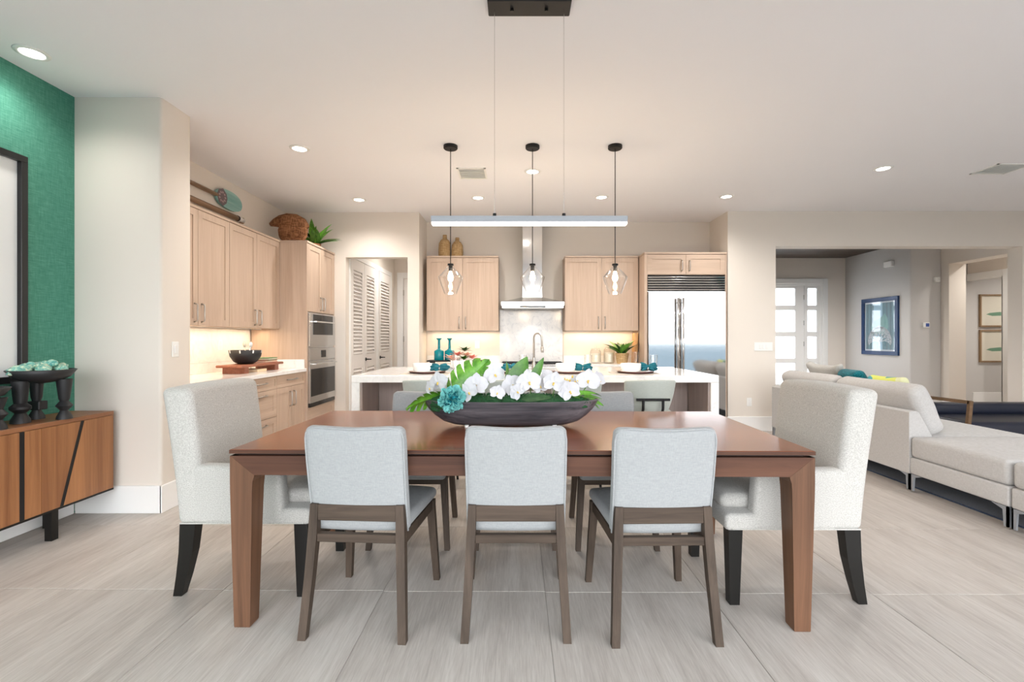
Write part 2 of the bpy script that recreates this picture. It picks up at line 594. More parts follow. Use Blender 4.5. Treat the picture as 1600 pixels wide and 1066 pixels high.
struct('wall_pantry_left', bxs((-2.55, -2.40, 6.66, 9.2, 0, CEIL)), 'wall_paint', 'pantry hall wall that holds the louvered closet doors')
struct('wall_pantry_end', bxs((-2.55, -1.1, 9.2, 9.3, 0, CEIL)), 'wall_paint', 'far end wall of the pantry hall')
struct('wall_pantry_right', bxs((-1.2, -1.1, 7.2, 9.2, 0, CEIL)), 'wall_paint', 'right wall of the pantry hall')
struct('wall_back', bxs((-1.4, 3.05, 7.07, 7.2, 0, CEIL)), 'wall_paint', 'cream back wall of the kitchen')
struct('wall_right_front', bxs((2.896, 3.10, 6.468, 7.2, 0, CEIL), (3.10, 3.556, 6.468, 6.66, 0, CEIL), (3.556, 6.945, 6.468, 6.66, 2.54, CEIL), (6.945, 7.75, 6.468, 6.66, 0, CEIL)), 'wall_paint', 'cream wall with wide opening to the entry', smooth=True, auto=50)
struct('wall_entry_left', bxs((3.0, 3.1, 7.2, 10.2, 0, CEIL)), 'wall_grey', 'left side wall of the entry')
struct('wall_entry', bxs((3.0, 5.1, 10.1, 10.2, 0, CEIL), (5.1, 6.56, 10.1, 10.2, 2.46, CEIL), (6.56, 7.1, 10.1, 10.2, 0, CEIL)), 'wall_paint', 'front wall of the entry around the glazed door')
struct('wall_entry_side', bxs((7.05, 7.6, 8.43, 10.2, 0, CEIL), bev=.018, seg=3), 'wall_grey', 'grey entry wall that holds the blue framed picture', smooth=True, auto=50)
struct('wall_hall', bxs((7.6, 7.9, 8.28, 9.5, 0, CEIL), (7.6, 7.9, 6.66, 8.28, 2.59, CEIL), (7.6, 7.9, 6.66, 7.0, 0, CEIL)), 'wall_paint', 'thick cream wall with tall opening to the side hall')
struct('wall_hall_right', bxs((9.0, 9.1, 6.3, 8.72, 0, CEIL), (9.0, 9.1, 8.72, 9.40, 2.44, CEIL)), 'wall_paint', 'side hall wall with a white cased doorway')
struct('wall_hall_end', bxs((7.9, 10.8, 9.42, 9.52, 0, CEIL)), 'wall_grey', 'grey wall with two small pictures past the side hall')
struct('wall_hall_near', bxs((7.7, 10.8, 6.2, 6.3, 0, CEIL)), 'wall_paint', 'near end wall of the side hall')
struct('wall_room_right', bxs((10.7, 10.8, 6.3, 9.5, 0, CEIL)), 'wall_grey', 'right wall of the room past the side hall')
struct('wall_right', bxs((7.6, 7.75, -1.5, 6.47, 0, CEIL)), 'wall_paint', 'right wall of the living room')
struct('wall_lanai', bxs((-3.42, 7.75, -1.52, -1.38, 2.76, CEIL), (-3.42, -3.1, -1.52, -1.38, 0, 2.76), (7.2, 7.75, -1.52, -1.38, 0, 2.76)), 'wall_paint', 'wall around the wide open lanai side')
struct('lanai_deck', bxs((-6, 10, -4.6, -1.5, -.2, -.02)), 'deck_stone', 'stone lanai deck outside')
struct('sea', MB().poly([(-1500, -2500, -9), (1500, -2500, -9), (1500, -6, -9), (-1500, -6, -9)], [(0, 1, 2, 3)]), 'sea', 'open sea beyond the lanai')

# baseboards
def bb(name, *L):
    struct(name, bxs(*L, bev=.004), 'trim_white')
bb('baseboard_left', (XL, XL + .016, -1.35, 3.405, 0, .2))
bb('baseboard_column', (XL + .016, -2.575, 3.405, 3.422, 0, .2), (-2.59, -2.574, 3.405, 3.757, 0, .2))
bb('baseboard_pantry', (-2.535, -2.38, 6.514, 6.53, 0, .2), (-1.52, -1.345, 6.514, 6.53, 0, .2))
bb('baseboard_right_front', (2.88, 3.57, 6.452, 6.468, 0, .2), (6.935, 7.59, 6.452, 6.468, 0, .2))
bb('baseboard_entry_side', (7.035, 7.05, 8.43, 10.08, 0, .2), (7.035, 7.6, 8.414, 8.43, 0, .2))
bb('baseboard_entry', (6.68, 7.03, 10.085, 10.1, 0, .2))
bb('baseboard_hall', (7.585, 7.6, 8.27, 8.41, 0, .2), (7.59, 7.9, 8.264, 8.28, 0, .2))
bb('baseboard_hall_right', (8.985, 9.0, 6.32, 8.58, 0, .2))
bb('baseboard_hall_end', (9.12, 10.68, 9.405, 9.42, 0, .2))
# trims
struct('trim_1', bxs((8.98, 9.0, 8.60, 8.72, 0, 2.56), (8.98, 9.0, 8.72, 9.40, 2.44, 2.56), (8.98, 9.12, 8.70, 8.725, 0, 2.44), (8.98, 9.12, 8.725, 9.40, 2.42, 2.44), bev=.003), 'trim_white', 'white casing of the far doorway')
struct('trim_2', bxs((6.56, 6.66, 10.075, 10.1, 0, 2.56), (5.0, 6.56, 10.075, 10.1, 2.46, 2.56), (5.0, 5.1, 10.075, 10.1, 0, 2.46), (6.50, 6.56, 10.09, 10.17, 0, 2.46), (5.1, 6.5, 10.09, 10.17, 2.41, 2.46), (6.145, 6.175, 10.12, 10.17, 0, 2.41), bev=.003), 'trim_white', 'white casing around the front door')

# ---- glazed front door and its sidelight (facing -Y at y=10.1)
def glazed(name, label, x0, x1, y, stile, hinges=False):
    d = empty(name, (x0, y, 0.01), kind='structure')
    d['label'] = label
    w = x1 - x0
    fr = MB().box(0, stile, 0, .045, 0, 2.40).box(w - stile, w, 0, .045, 0, 2.40)
    zs = [.28, .83, 1.40, 1.965]
    hts = [.47, .49, .485, .39]
    prev = 0
    for z, h in zip(zs, hts):
        fr.box(stile, w - stile, 0, .045, prev, z)
        prev = z + h
    fr.box(stile, w - stile, 0, .045, prev, 2.40)
    fr.build('door_frame', 'trim_white', d)
    for z, h in zip(zs, hts):
        MB().box(stile, w - stile, .018, .026, z, z + h).build('pane', 'frosted_pane', d)
        bead = MB()
        for (a, b_, c, e) in ((stile, w - stile, z, z + .012), (stile, w - stile, z + h - .012, z + h), (stile, stile + .012, z, z + h), (w - stile - .012, w - stile, z, z + h)):
            bead.box(a, b_, .006, .018, c, e)
        bead.build('bead', 'trim_white', d)
    if hinges:
        for z in (.35, 1.1, 1.55, 2.1):
            MB().cyl((w + .004, -.004, z), .008, 0, .1, 10).build('hinge', 'steel', d)
glazed('door_1', 'white front door with frosted square panes', 5.13, 6.15, 10.1, .17, True)
glazed('window_1', 'narrow frosted sidelight beside the front door', 6.17, 6.50, 10.1, .06)

# ---- louvered closet doors on the pantry hall's left wall, facing +X
def louver(name, label, y0, y1, lever):
    d = empty(name, (-2.40, y0, .01), PI / 2, kind='structure')     # local x runs away from camera, local -y faces the hall
    d['label'] = label
    w, H, st = y1 - y0, 2.42, .10
    f = MB().box(0, st, -.035, 0, 0, H).box(w - st, w, -.035, 0, 0, H)
    f.box(st, w - st, -.035, 0, 0, .15).box(st, w - st, -.035, 0, .82, 1.03).box(st, w - st, -.035, 0, H - .16, H)
    f.box(st, w - st, -.006, 0, .15, .82).box(st, w - st, -.006, 0, 1.03, H - .16)
    f.build('door_frame', 'louver_white', d)
    me = None
    def slats(z0, z1):
        nonlocal me
        n = int((z1 - z0) / .052)
        for i in range(n):
            z = z0 + (i + .5) * (z1 - z0) / n
            if me is None:
                o = MB().box(st + .002, w - st - .002, -.004, .004, -.026, .026).build('slat', 'louver_white', d)
                me = o.data
            else:
                o = bpy.data.objects.new('slat', me)
                C.objects.link(o)
                o.parent = d
            o.location = (0, -.022, z)
            o.rotation_euler = (math.radians(-38), 0, 0)
    slats(.15, .82)
    slats(1.03, H - .16)
    if lever:
        s = 1 if lever > 0 else -1
        x = st / 2 if lever > 0 else w - st / 2
        h = MB().tube([(x, -.035, .94), (x, -.043, .94)], .027, 14).tube([(x, -.04, .94), (x, -.085, .94)], .009, 8)
        h.tube([(x, -.08, .94), (x + s * .12, -.08, .935)], .009, 8)
        h.build('lever_handle', 'black_matte', d)
    return d
louver('door_2', 'louvered closet door nearest the pantry doorway', 6.70, 7.29, 0)
louver('door_3', 'louvered closet door with lever, middle of the three', 7.30, 7.89, 1)
louver('door_4', 'louvered closet door furthest down the pantry hall', 8.07, 8.80, 1)
struct('trim_3', bxs((-2.40, -2.37, 6.665, 6.695, 0, 2.52), (-2.40, -2.37, 7.895, 8.06, 0, 2.52), (-2.40, -2.37, 6.695, 7.895, 2.44, 2.52), (-2.40, -2.37, 8.06, 8.81, 2.44, 2.52), (-2.40, -2.37, 8.81, 8.92, 0, 2.52), bev=.003), 'trim_white', 'white casing around the closet doors')
d5 = empty('door_5', (-2.20, 9.15, .01), kind='structure')
d5['label'] = 'plain white flush door at the end of the pantry hall'
MB().box(0, .82, 0, .04, 0, 2.42, bev=.003).build('door_leaf', 'louver_white', d5)
for z in (.3, 1.2, 2.1):
    MB().cyl((-.006, -.006, z), .01, 0, .11, 8).build('hinge', 'nickel', d5)
struct('trim_4', bxs((-2.34, -2.22, 9.17, 9.2, 0, 2.56), (-2.22, -1.37, 9.17, 9.2, 2.45, 2.56), (-1.36, -1.26, 9.17, 9.2, 0, 2.56), bev=.003), 'trim_white', 'white casing of the flush door')

# ================================================================== LAMPS
def cp(u, v):
    y = (CEIL - CAM_H) * 735 / (530 - v)
    return ((u - 808) * y / 735, y)
def spot(parent, e, ang=150, blend=1.0, z=-.03, col=WARM, r=.05):
    l = bpy.data.lights.new('lamp', 'SPOT')
    l.energy, l.color, l.spot_size, l.spot_blend, l.shadow_soft_size = e, col, math.radians(ang), blend, r
    o = bpy.data.objects.new('lamp', l)
    C.objects.link(o)
    o.parent = parent
    o.location = (0, 0, z)
    return o
def downlight(x, y, label, e=46):
    d = empty('recessed_downlight', (x, y, CEIL), 0, label, 'ceiling light', 'recessed ceiling downlights')
    MB().lathe([(.058, -.001), (.062, -.009), (.085, -.004), (.087, 0), (.058, 0)], 32).build('trim_ring', 'plastic_white', d, True)
    MB().lathe([(0, -.003), (.058, -.003)], 32).build('lens', 'lamp_white', d)
    spot(d, e)
    return d
downlight(-2.98, 2.89, 'large recessed downlight beside the green wall, nearest the camera', 16)
downlight(*cp(468, 232), 'recessed downlight above the left counter, left of the pendants')
downlight(*cp(561, 312), 'recessed downlight in front of the pantry doorway')
downlight(*cp(747, 309), 'recessed downlight by the ceiling vent, above the wicker bottles')
downlight(*cp(832, 268), 'recessed downlight just behind the middle glass pendant')
downlight(*cp(940, 308), 'recessed downlight between middle and right glass pendants, near back wall')
downlight(*cp(1135, 307), 'recessed downlight in front of the refrigerator')
downlight(*cp(1380, 263), 'recessed downlight above the sofa, right of the kitchen')
for (x, y, lb) in ((-1.8, 8.0, 'unseen downlight added to light the pantry hall'), (5.2, 8.6, 'unseen downlight added to light the entry'), (8.45, 7.7, 'unseen downlight added to light the side hall'), (9.9, 8.2, 'unseen downlight added to light the room past the side hall')):  # unseen lamps, added to brighten the spaces beyond the openings
    downlight(x, y, lb, 55 if x < 0 else {5.2: 200, 8.45: 80, 9.9: 90}[x])

# linear LED pendant over the table
LX, LY = .0635, 2.464
lp = empty('linear_pendant', (LX, LY, CEIL), 0, 'slim linear bar pendant light hanging above the dining table', 'pendant light')
MB().box(-.2165, .2165, -.06, .06, -.03, 0, bev=.004).build('canopy', 'black_matte', lp)
for x in (-.1815, .1815):
    MB().tube([(x, 0, -.03), (x, 0, -1.115)], .0013, 6).build('cable', 'steel', lp)
    MB().cyl((x, 0, -1.12), .009, 0, .018, 10).build('cable_clamp', 'black_matte', lp)
for x in (-.09, .09):
    MB().cyl((x, 0, -.045), .009, 0, .016, 10).build('screw_cap', 'black_satin', lp)
bar = MB().box(-.51, .51, -.024, .024, -1.142, -1.12).box(-.51, .51, -.024, -.019, -1.150, -1.142).box(-.51, .51, .019, .024, -1.150, -1.142)
bar.build('housing', 'aluminium', lp)
MB().box(-.509, .509, -.0185, .0185, -1.164, -1.1425, bev=.004).build('diffuser', 'led_strip', lp)

# glass pendants
def pendant(x, label):
    p = empty('glass_pendant', (x, 4.283, CEIL), 0, label, 'pendant light', 'glass pendants above the island')
    MB().lathe([(0, -.03), (.058, -.03), (.064, -.024), (.064, 0), (0, 0)], 28).build('canopy', 'black_matte', p, True, auto=40)
    MB().tube([(0, 0, -.03), (0, 0, -1.08)], .004, 8).build('cord', 'black_satin', p)
    MB().lathe([(0, -1.07), (.027, -1.075), (.028, -1.09), (.018, -1.09), (.018, -1.14), (0, -1.14)], 20).build('socket', 'black_matte', p, True, auto=40)
    MB().lathe([(.026, -1.092), (.03, -1.105), (.112, -1.195), (.108, -1.215), (.057, -1.348), (.055, -1.347), (.105, -1.213), (.108, -1.197), (.027, -1.108)], 40).build('shade', 'clear_glass', p, True, auto=50)
    MB().lathe([(0, -1.14), (.013, -1.145), (.017, -1.165), (.026, -1.195), (.026, -1.212), (.016, -1.232), (0, -1.238)], 20).build('bulb', 'bulb_warm', p, True)
    l = bpy.data.lights.new('lamp', 'POINT')
    l.energy, l.color, l.shadow_soft_size = 9, (1, .76, .5), .028
    o = bpy.data.objects.new('lamp', l)
    C.objects.link(o)
    o.parent = p
    o.location = (0, 0, -1.29)
for x, lb in ((-.606, 'clear glass pendant on black cord, leftmost of three'), (.14, 'clear glass pendant on black cord, in front of the range hood'), (.892, 'clear glass pendant on black cord, rightmost of three')):
    pendant(x, lb)

# ceiling vents
def vent(x, y, w, d, label):
    v = empty('ceiling_vent', (x, y, CEIL), 0, label, 'vent', 'ceiling air vents')
    MB().box(-w / 2, w / 2, -d / 2, -d / 2 + .02, -.008, 0).box(-w / 2, w / 2, d / 2 - .02, d / 2, -.008, 0).box(-w / 2, -w / 2 + .02, -d / 2, d / 2, -.008, 0).box(w / 2 - .02, w / 2, -d / 2, d / 2, -.008, 0).build('frame', 'plastic_white', v)
    MB().box(-w / 2 + .02, w / 2 - .02, -d / 2 + .02, d / 2 - .02, -.0012, 0).build('backing', 'plastic_white', v)
    n = 9
    for i in range(n):
        yy = -d / 2 + .02 + (i + .5) * (d - .04) / n
        o = MB().box(-w / 2 + .02, w / 2 - .02, -.009, .009, -.001, .001).build('slat', 'plastic_white', v)
        o.location = (0, yy, -.006)
        o.rotation_euler = (math.radians(25), 0, 0)
vent(-.475, 4.99, .30, .32, 'square slatted air vent in the ceiling above the kitchen')
vent(5.0, 4.86, .36, .30, 'square slatted air vent in the ceiling over the living room')

# ================================================================== KITCHEN
def shaker(d, w, h, mat='oak_z', fr=.062):
    """door or drawer front, x 0..w, z 0..h, front face at y=0, thickness .02; parts: frame and recessed panel"""
    m = MB()
    m.box(0, fr, 0, .02, 0, h).box(w - fr, w, 0, .02, 0, h).box(fr, w - fr, 0, .02, 0, fr).box(fr, w - fr, 0, .02, h - fr, h)
    m.box(fr, w - fr, .008, .02, fr, h - fr)
    return m
def pull(parent, x, z, L=.16, vert=True, off=.03, mat='nickel'):
    m = MB()
    if vert:
        m.tube([(x, 0, z), (x, -off * .8, z + .006), (x, -off, z + .02), (x, -off, z + L - .02), (x, -off * .8, z + L - .006), (x, 0, z + L)], .007, 8)
    else:
        m.tube([(x, 0, z), (x + .006, -off * .8, z), (x + .02, -off, z), (x + L - .02, -off, z), (x + L - .006, -off * .8, z), (x + L, 0, z)], .007, 8)
    m.build('handle', mat, parent, True)
def front(cab, kind, x0, x1, z0, z1, hs=None):
    g = .002
    w, h = x1 - x0 - 2 * g, z1 - z0 - 2 * g
    m = shaker(cab, w, h, fr=.062 if min(w, h) > .2 else .03)
    o = m.build(kind, 'oak_z' if h > w * .7 else 'oak_x', cab)
    o.location = (x0 + g, 0, z0 + g)
    if hs:
        pull(o, *hs)
def cabinet(name, label, loc, rz, w, z0, z1, depth, fronts, trim=True, group=None, plinth=False):
    c = empty(name, loc, rz, label, 'cabinet', group)
    MB().box(0, w, .021, depth, z0, z1 - (.025 if trim else 0)).build('carcass', 'oak_z', c)
    if trim:
        MB().box(0, w, -.008, depth, z1 - .025, z1, bev=.002).build('top_trim', 'oak_x', c)
    if plinth:
        MB().box(0.001, w - .001, .07, depth - .01, 0, z0).build('toe_kick', 'oak_x', c)
    for f in fronts:
        front(c, *f)
    return c
UZ0, UZ1 = 1.385, 2.455
# left run, facing +X: local x -> world y
def two_doors(w, z0, z1, hz=.03, L=.165):
    return [('door', 0, w / 2, z0, z1, (w / 2 - .05, hz, L)), ('door', w / 2, w, z0, z1, (.045, hz, L))]
fx = -2.863
cabinet('upper_cabinet', 'pale oak two-door wall cabinet by the wall stub, left run', (fx, 3.76, 0), PI / 2, .92, UZ0, UZ1, .345, two_doors(.92, UZ0, UZ1 - .027), group='upper kitchen cabinets')
cabinet('upper_cabinet', 'pale oak two-door wall cabinet next to the oven tower', (fx, 4.682, 0), PI / 2, .985, UZ0, UZ1, .345, two_doors(.985, UZ0, UZ1 - .027), group='upper kitchen cabinets')
bx_ = -2.56
def base_fronts(w, kind):
    if kind == 'drawers':
        return [('drawer', 0, w, .735, .872, (w / 2 - .11, .075, .22, False)), ('drawer', 0, w, .445, .735, (w / 2 - .11, .24, .22, False)), ('drawer', 0, w, .11, .445, (w / 2 - .11, .27, .22, False))]
    return [('drawer', 0, w, .735, .872, (w / 2 - .11, .075, .22, False)), ('door', 0, w / 2, .11, .735, (w / 2 - .05, .40, .165)), ('door', w / 2, w, .11, .735, (.045, .40, .165))]
for y0, w, kd, lb in ((3.76, .59, 'doors', 'oak base cabinet by the wall stub, behind the left armchair'), (4.352, .658, 'drawers', 'oak base cabinet with three drawers, left run'), (5.012, .655, 'doors', 'oak base cabinet with drawer over two doors, beside the oven tower')):
    cabinet('base_cabinet', lb, (bx_, y0, 0), PI / 2, w, .10, .874, .64, base_fronts(w, kd), False, 'lower kitchen cabinets', True)
ct = empty('countertop', (bx_, 3.745, .875), PI / 2, 'white quartz countertop on the left run, under the wooden board', 'countertop')
MB().box(0, 1.92, -.025, .655, 0, .039, bev=.003).build('slab', 'quartz', ct)
sp0 = empty('backsplash', (bx_, 3.745, .9145), PI / 2, 'pale quartz backsplash along the left kitchen wall', 'backsplash')
MB().box(0, 1.90, .638, .655, 0, .105).build('upstand', 'quartz', sp0)
MB().box(0, 1.90, .646, .655, .106, .46).build('splash_panel', 'quartz', sp0)
tag(MB().box(-3.19, bx_, 5.648, 5.668, .9145, 1.02).build('side_splash', 'quartz'), 'low quartz upstand against the side of the oven tower', 'backsplash')
CT = .914
# oven tower
tw = empty('oven_tower', (-2.535, 5.672, 0), PI / 2, 'tall pale oak cabinet that holds the wall ovens', 'cabinet')
W = .855
MB().box(0, .03, .0, .67, 0, UZ1 - .025).build('side_panel', 'oak_z', tw)
MB().box(W - .03, W, .0, .67, 0, UZ1 - .025).build('side_panel', 'oak_z', tw)
MB().box(.03, W - .03, .65, .67, .1, UZ1 - .025).box(.03, W - .03, .03, .65, .10, .425).box(.03, W - .03, .022, .65, 1.595, UZ1 - .025).build('carcass', 'oak_z', tw)
MB().box(-.004, W, -.008, .67, UZ1 - .025, UZ1).build('top_trim', 'oak_x', tw)
front(tw, 'door', .03, W / 2, 1.60, UZ1 - .03, (W / 2 - .075, .03, .165))
front(tw, 'door', W / 2, W - .03, 1.60, UZ1 - .03, (.045, .03, .165))
front(tw, 'drawer', .03, W - .03, .11, .425)
def oven(name, label, z0, z1, kind):
    o = empty(name, (-2.535, 5.672 + .032, z0), PI / 2, label, 'oven')
    w, h = W - .064, z1 - z0
    MB().box(0, w, .0, .55, 0, h).build('body', 'steel', o)
    if kind == 'micro':
        d = MB().box(0, w, -.022, -.001, .02, h - .012, bev=.003).build('door', 'steel', o)
        MB().box(.09, w - .09, -.0255, -.022, .16, h - .02).build('window', 'black_glass', d)
        MB().tube([(.1, -.022, h - .11), (.1, -.055, h - .11), (w - .1, -.055, h - .11), (w - .1, -.022, h - .11)], .009, 8).build('handle', 'steel_bright', d)
    else:
        MB().box(0, w, -.022, -.001, h - .155, h - .004, bev=.003).build('control_panel', 'steel', o)
        MB().box(w * .42, w * .6, -.0255, -.022, h - .125, h - .035).build('display', 'black_glass', o)
        d = MB().box(0, w, -.026, -.001, .05, h - .162, bev=.003).build('door', 'steel', o)
        MB().box(.03, w - .03, -.0295, -.026, .13, h - .26).build('window', 'black_glass', d)
        MB().tube([(.06, -.026, h - .2), (.06, -.065, h - .2), (w - .06, -.065, h - .2), (w - .06, -.026, h - .2)], .010, 8).build('handle', 'steel_bright', d)
        MB().box(0, w, -.018, -.001, .0, .046).build('vent_strip', 'black_glass', o)
oven('microwave_oven', 'built-in stainless microwave above the wall oven', 1.158, 1.59, 'micro')
oven('wall_oven', 'built-in stainless wall oven with black glass, under the microwave', .43, 1.156, 'oven')

# back run, facing -Y
cabinet('upper_cabinet', 'pale oak two-door wall cabinet under the wicker bottles', (-1.294, 6.725, 0), 0, 1.028, UZ0, UZ1, .34, two_doors(1.028, UZ0, UZ1 - .027), group='upper kitchen cabinets')
cabinet('upper_cabinet', 'pale oak two-door wall cabinet between hood and refrigerator', (.683, 6.725, 0), 0, 1.05, UZ0, UZ1, .34, two_doors(1.05, UZ0, UZ1 - .027), group='upper kitchen cabinets')
for x0, w, lb in ((-1.34, .54, 'oak base cabinet in the back left corner behind the island'), (-.795, .54, 'oak base cabinet just left of the range'), (.70, .50, 'oak base cabinet just right of the range'), (1.205, .525, 'oak base cabinet beside the refrigerator')):
    cabinet('base_cabinet', lb, (x0, 6.44, 0), 0, w, .10, .874, .62, base_fronts(w, 'doors'), False, 'lower kitchen cabinets', True)
for x0, x1, lb in ((-1.345, -.25, 'white quartz counter left of the range, under the blue bottles'), (.695, 1.73, 'white quartz counter right of the range, under the potted plant')):
    c = empty('countertop', (x0, 6.42, .875), 0, lb, 'countertop')
    MB().box(0, x1 - x0, 0, .645, 0, .039, bev=.003).build('slab', 'quartz', c)
    b2 = empty('backsplash', (x0, 6.42, .9145), 0, lb.replace('quartz counter', 'backsplash').replace('under', 'behind'), 'backsplash')
    MB().box(0, x1 - x0, .628, .648, 0, .105).build('upstand', 'quartz', b2)
    MB().box(0, x1 - x0, .64, .648, .106, .465).build('splash_panel', 'wall_paint', b2)
tag(MB().box(-.262, .680, 7.045, 7.068, .80, 1.70, bev=.002).build('splash_slab', 'marble'), 'white marble slab on the wall under the range hood', 'backsplash')
# range
rg = empty('range', (-.245, 6.42, 0), 0, 'stainless range below the hood, behind the island', 'stove')
MB().box(0, .93, .03, .62, .1, .905).build('body', 'steel', rg)
MB().box(.01, .92, .06, .6, 0, .1).build('plinth', 'black_matte', rg)
MB().box(0, .93, 0, .03, .78, .92, bev=.01).build('control_panel', 'steel', rg)
dd = MB().box(.02, .91, .005, .03, .15, .76, bev=.004).build('oven_door', 'steel', rg)
MB().tube([(.06, .005, .7), (.06, -.04, .7), (.87, -.04, .7), (.87, .005, .7)], .011, 8).build('handle', 'steel_bright', dd)
for k in range(3):
    g = MB()
    for i in range(4):
        g.box(.03 + k * .295, .30 + k * .295, .08 + i * .14, .095 + i * .14, .915, .935)
    for i in range(2):
        g.box(.06 + k * .295 + i * .19, .075 + k * .295 + i * .19, .08, .515, .905, .93)
    g.build('grate', 'black_matte', rg)
for k in range(6):
    MB().tube([(.1 + k * .146, 0, .85), (.1 + k * .146, -.03, .85)], .02, 12).build('knob', 'steel_bright', rg)
# hood
hd = empty('range_hood', (.2185, 7.066, 0), 0, 'stainless chimney range hood on the kitchen wall', 'range hood')
MB().box(-.142, .142, -.31, 0, 1.86, CEIL - .002, bev=.002).build('chimney', 'steel_bright', hd)
hw = .441
MB().loft([[(-hw, -.5, 1.785), (hw, -.5, 1.785), (hw, 0, 1.785), (-hw, 0, 1.785)], [(-.15, -.32, 1.862), (.15, -.32, 1.862), (.15, 0, 1.862), (-.15, 0, 1.862)]]).build('canopy', 'steel', hd)
MB().box(-hw, hw, -.5, 0, 1.735, 1.784).build('lip', 'steel_bright', hd)
MB().box(-hw + .01, hw - .01, -.485, -.005, 1.70, 1.735).build('filter_tray', 'steel', hd)
MB().box(-.18, .18, -.504, -.499, 1.705, 1.728).build('control_strip', 'black_glass', hd)
spot(hd, 8, 110, .8, 1.69).location = (0, -.25, 1.69)

# refrigerator in its surround
fe = empty('refrigerator_surround', (1.746, 6.45, 0), 0, 'tall pale oak surround with two small doors over the refrigerator', 'cabinet')
FW = 1.128
MB().box(0, .04, 0, .61, 0, UZ1 - .025).build('side_panel', 'oak_z', fe)
MB().box(FW - .02, FW, 0, .61, 0, UZ1 - .025).build('side_panel', 'oak_z', fe)
MB().box(.04, FW - .02, .022, .61, 2.145, UZ1 - .025).build('carcass', 'oak_z', fe)
MB().box(-.004, FW, -.008, .61, UZ1 - .025, UZ1).build('top_trim', 'oak_x', fe)
front(fe, 'door', .04, .57, 2.15, UZ1 - .028, (.53 - .06, .05, .14))
front(fe, 'door', .57, FW - .02, 2.15, UZ1 - .028, (.045, .05, .14))
fr = empty('refrigerator', (1.79, 6.45, 0), 0, 'wide stainless built-in refrigerator with louvered grille', 'refrigerator')
w = 1.06
MB().box(0, w, .03, .6, .0, 2.135).build('body', 'steel', fr)
MB().box(.0, w, .005, .03, 1.925, 2.135).build('grille_back', 'black_matte', fr)
for i in range(6):
    o = MB().box(0, w, -.014, .008, -.009, .009, bev=.003).build('grille_slat', 'steel_bright', fr)
    o.location = (0, 0, 1.945 + i * .034)
    o.rotation_euler = (math.radians(25), 0, 0)
sp_ = .425
for x0, x1, hx in ((.002, sp_ - .002, sp_ - .035), (sp_ + .002, w - .002, sp_ + .035)):
    d = MB().box(x0, x1, -.03, .028, .10, 1.915, bev=.004).build('door', 'fridge_steel', fr)
    MB().tube([(hx, -.03, .62), (hx, -.085, .62)], .009, 8).tube([(hx, -.03, 1.76), (hx, -.085, 1.76)], .009, 8).tube([(hx, -.085, .56), (hx, -.085, 1.82)], .015, 12).build('handle', 'steel_bright', d, True)
MB().box(.01, w - .01, .0, .03, .0, .095).build('toe_grille', 'black_matte', fr)

# under-cabinet lamps
def strip(x0, y0, x1, y1, z, e):
    t = empty('undercabinet_light', ((x0 + x1) / 2, (y0 + y1) / 2, z), 0, None, 'light', 'under-cabinet strip lights')
    sx, sy = max(abs(x1 - x0), .03), max(abs(y1 - y0), .03)
    MB().box(-sx / 2, sx / 2, -sy / 2, sy / 2, -.009, 0).build('housing', 'plastic_white', t)
    l = bpy.data.lights.new('lamp', 'AREA')
    l.shape, l.size, l.size_y, l.energy, l.color = 'RECTANGLE', sx, sy, e, (1, .74, .47)
    o = bpy.data.objects.new('lamp', l)
    C.objects.link(o)
    o.parent = t
    o.location = (0, 0, -.011)
    return t
strip(-3.06, 3.9, -3.06, 5.6, UZ0, 4.2)['label'] = 'slim strip light under the left wall cabinets'
strip(-1.25, 6.95, -.31, 6.95, UZ0, 1.9)['label'] = 'slim strip light under the cabinet below the wicker bottles'
strip(.73, 6.95, 1.70, 6.95, UZ0, 1.9)['label'] = 'slim strip light under the cabinet beside the refrigerator'

# island
ix0, ix1, iy0, iy1 = -1.59, 1.937, 4.512, 5.91
il = empty('kitchen_island', ((ix0 + ix1) / 2, (iy0 + iy1) / 2, 0), 0, 'long kitchen island with white waterfall quartz top', 'kitchen island')
hx, hy = (ix1 - ix0) / 2, (iy1 - iy0) / 2
MB().box(-hx, hx, -hy, hy, .846, CT, bev=.003).build('countertop', 'quartz', il)
for s in (-1, 1):
    a, b_ = sorted((s * hx, s * (hx - .078)))
    MB().box(a, b_, -hy, hy, 0, .845, bev=.003).build('waterfall_end', 'quartz', il)
    a, b_ = sorted((s * (hx - .079), s * (hx - .097)))
    MB().box(a, b_, -hy + .02, -hy + .56, 0, .845).build('end_panel', 'island_wood', il)
MB().box(-hx + .098, hx - .098, -hy + .58, hy - .03, .0, .845).build('body', 'island_wood', il)
n = 5
pw = (2 * hx - .198) / n
for k in range(n):
    x = -hx + .099 + k * pw
    MB().box(x + .0015, x + pw - .0015, -hy + .56, -hy + .579, .002, .844, bev=.001).build('back_panel', 'island_wood', il)
MB().box(-.12, .62, .02, .48, CT - .0005, CT + .0015).build('sink_rim', 'steel', il)
# faucet
fc = empty('kitchen_faucet', (.20, 5.60, CT), 0, 'tall stainless gooseneck faucet on the island', 'faucet')
MB().cyl((0, 0, 0), .026, 0, .07, 18).cyl((0, 0, 0), .017, .07, .13, 16).build('body', 'nickel', fc, True, auto=40)
pts = [(0, 0, .12), (0, 0, .36)] + [(.045 - .045 * math.cos(a), -.03 + .03 * math.cos(a), .36 + .06 * math.sin(a)) for a in [PI * k / 10 for k in range(1, 11)]] + [(.096, -.064, .22)]
MB().tube(pts, .0125, 10).build('spout', 'nickel', fc, True)
MB().tube([(.094, -.063, .26), (.097, -.065, .19)], .017, 10).build('spray_head', 'nickel', fc, True)
MB().tube([(0, 0, .09), (-.09, 0, .1), (-.12, 0, .13)], [.012, .008, .006], 8).build('lever', 'nickel', fc, True)
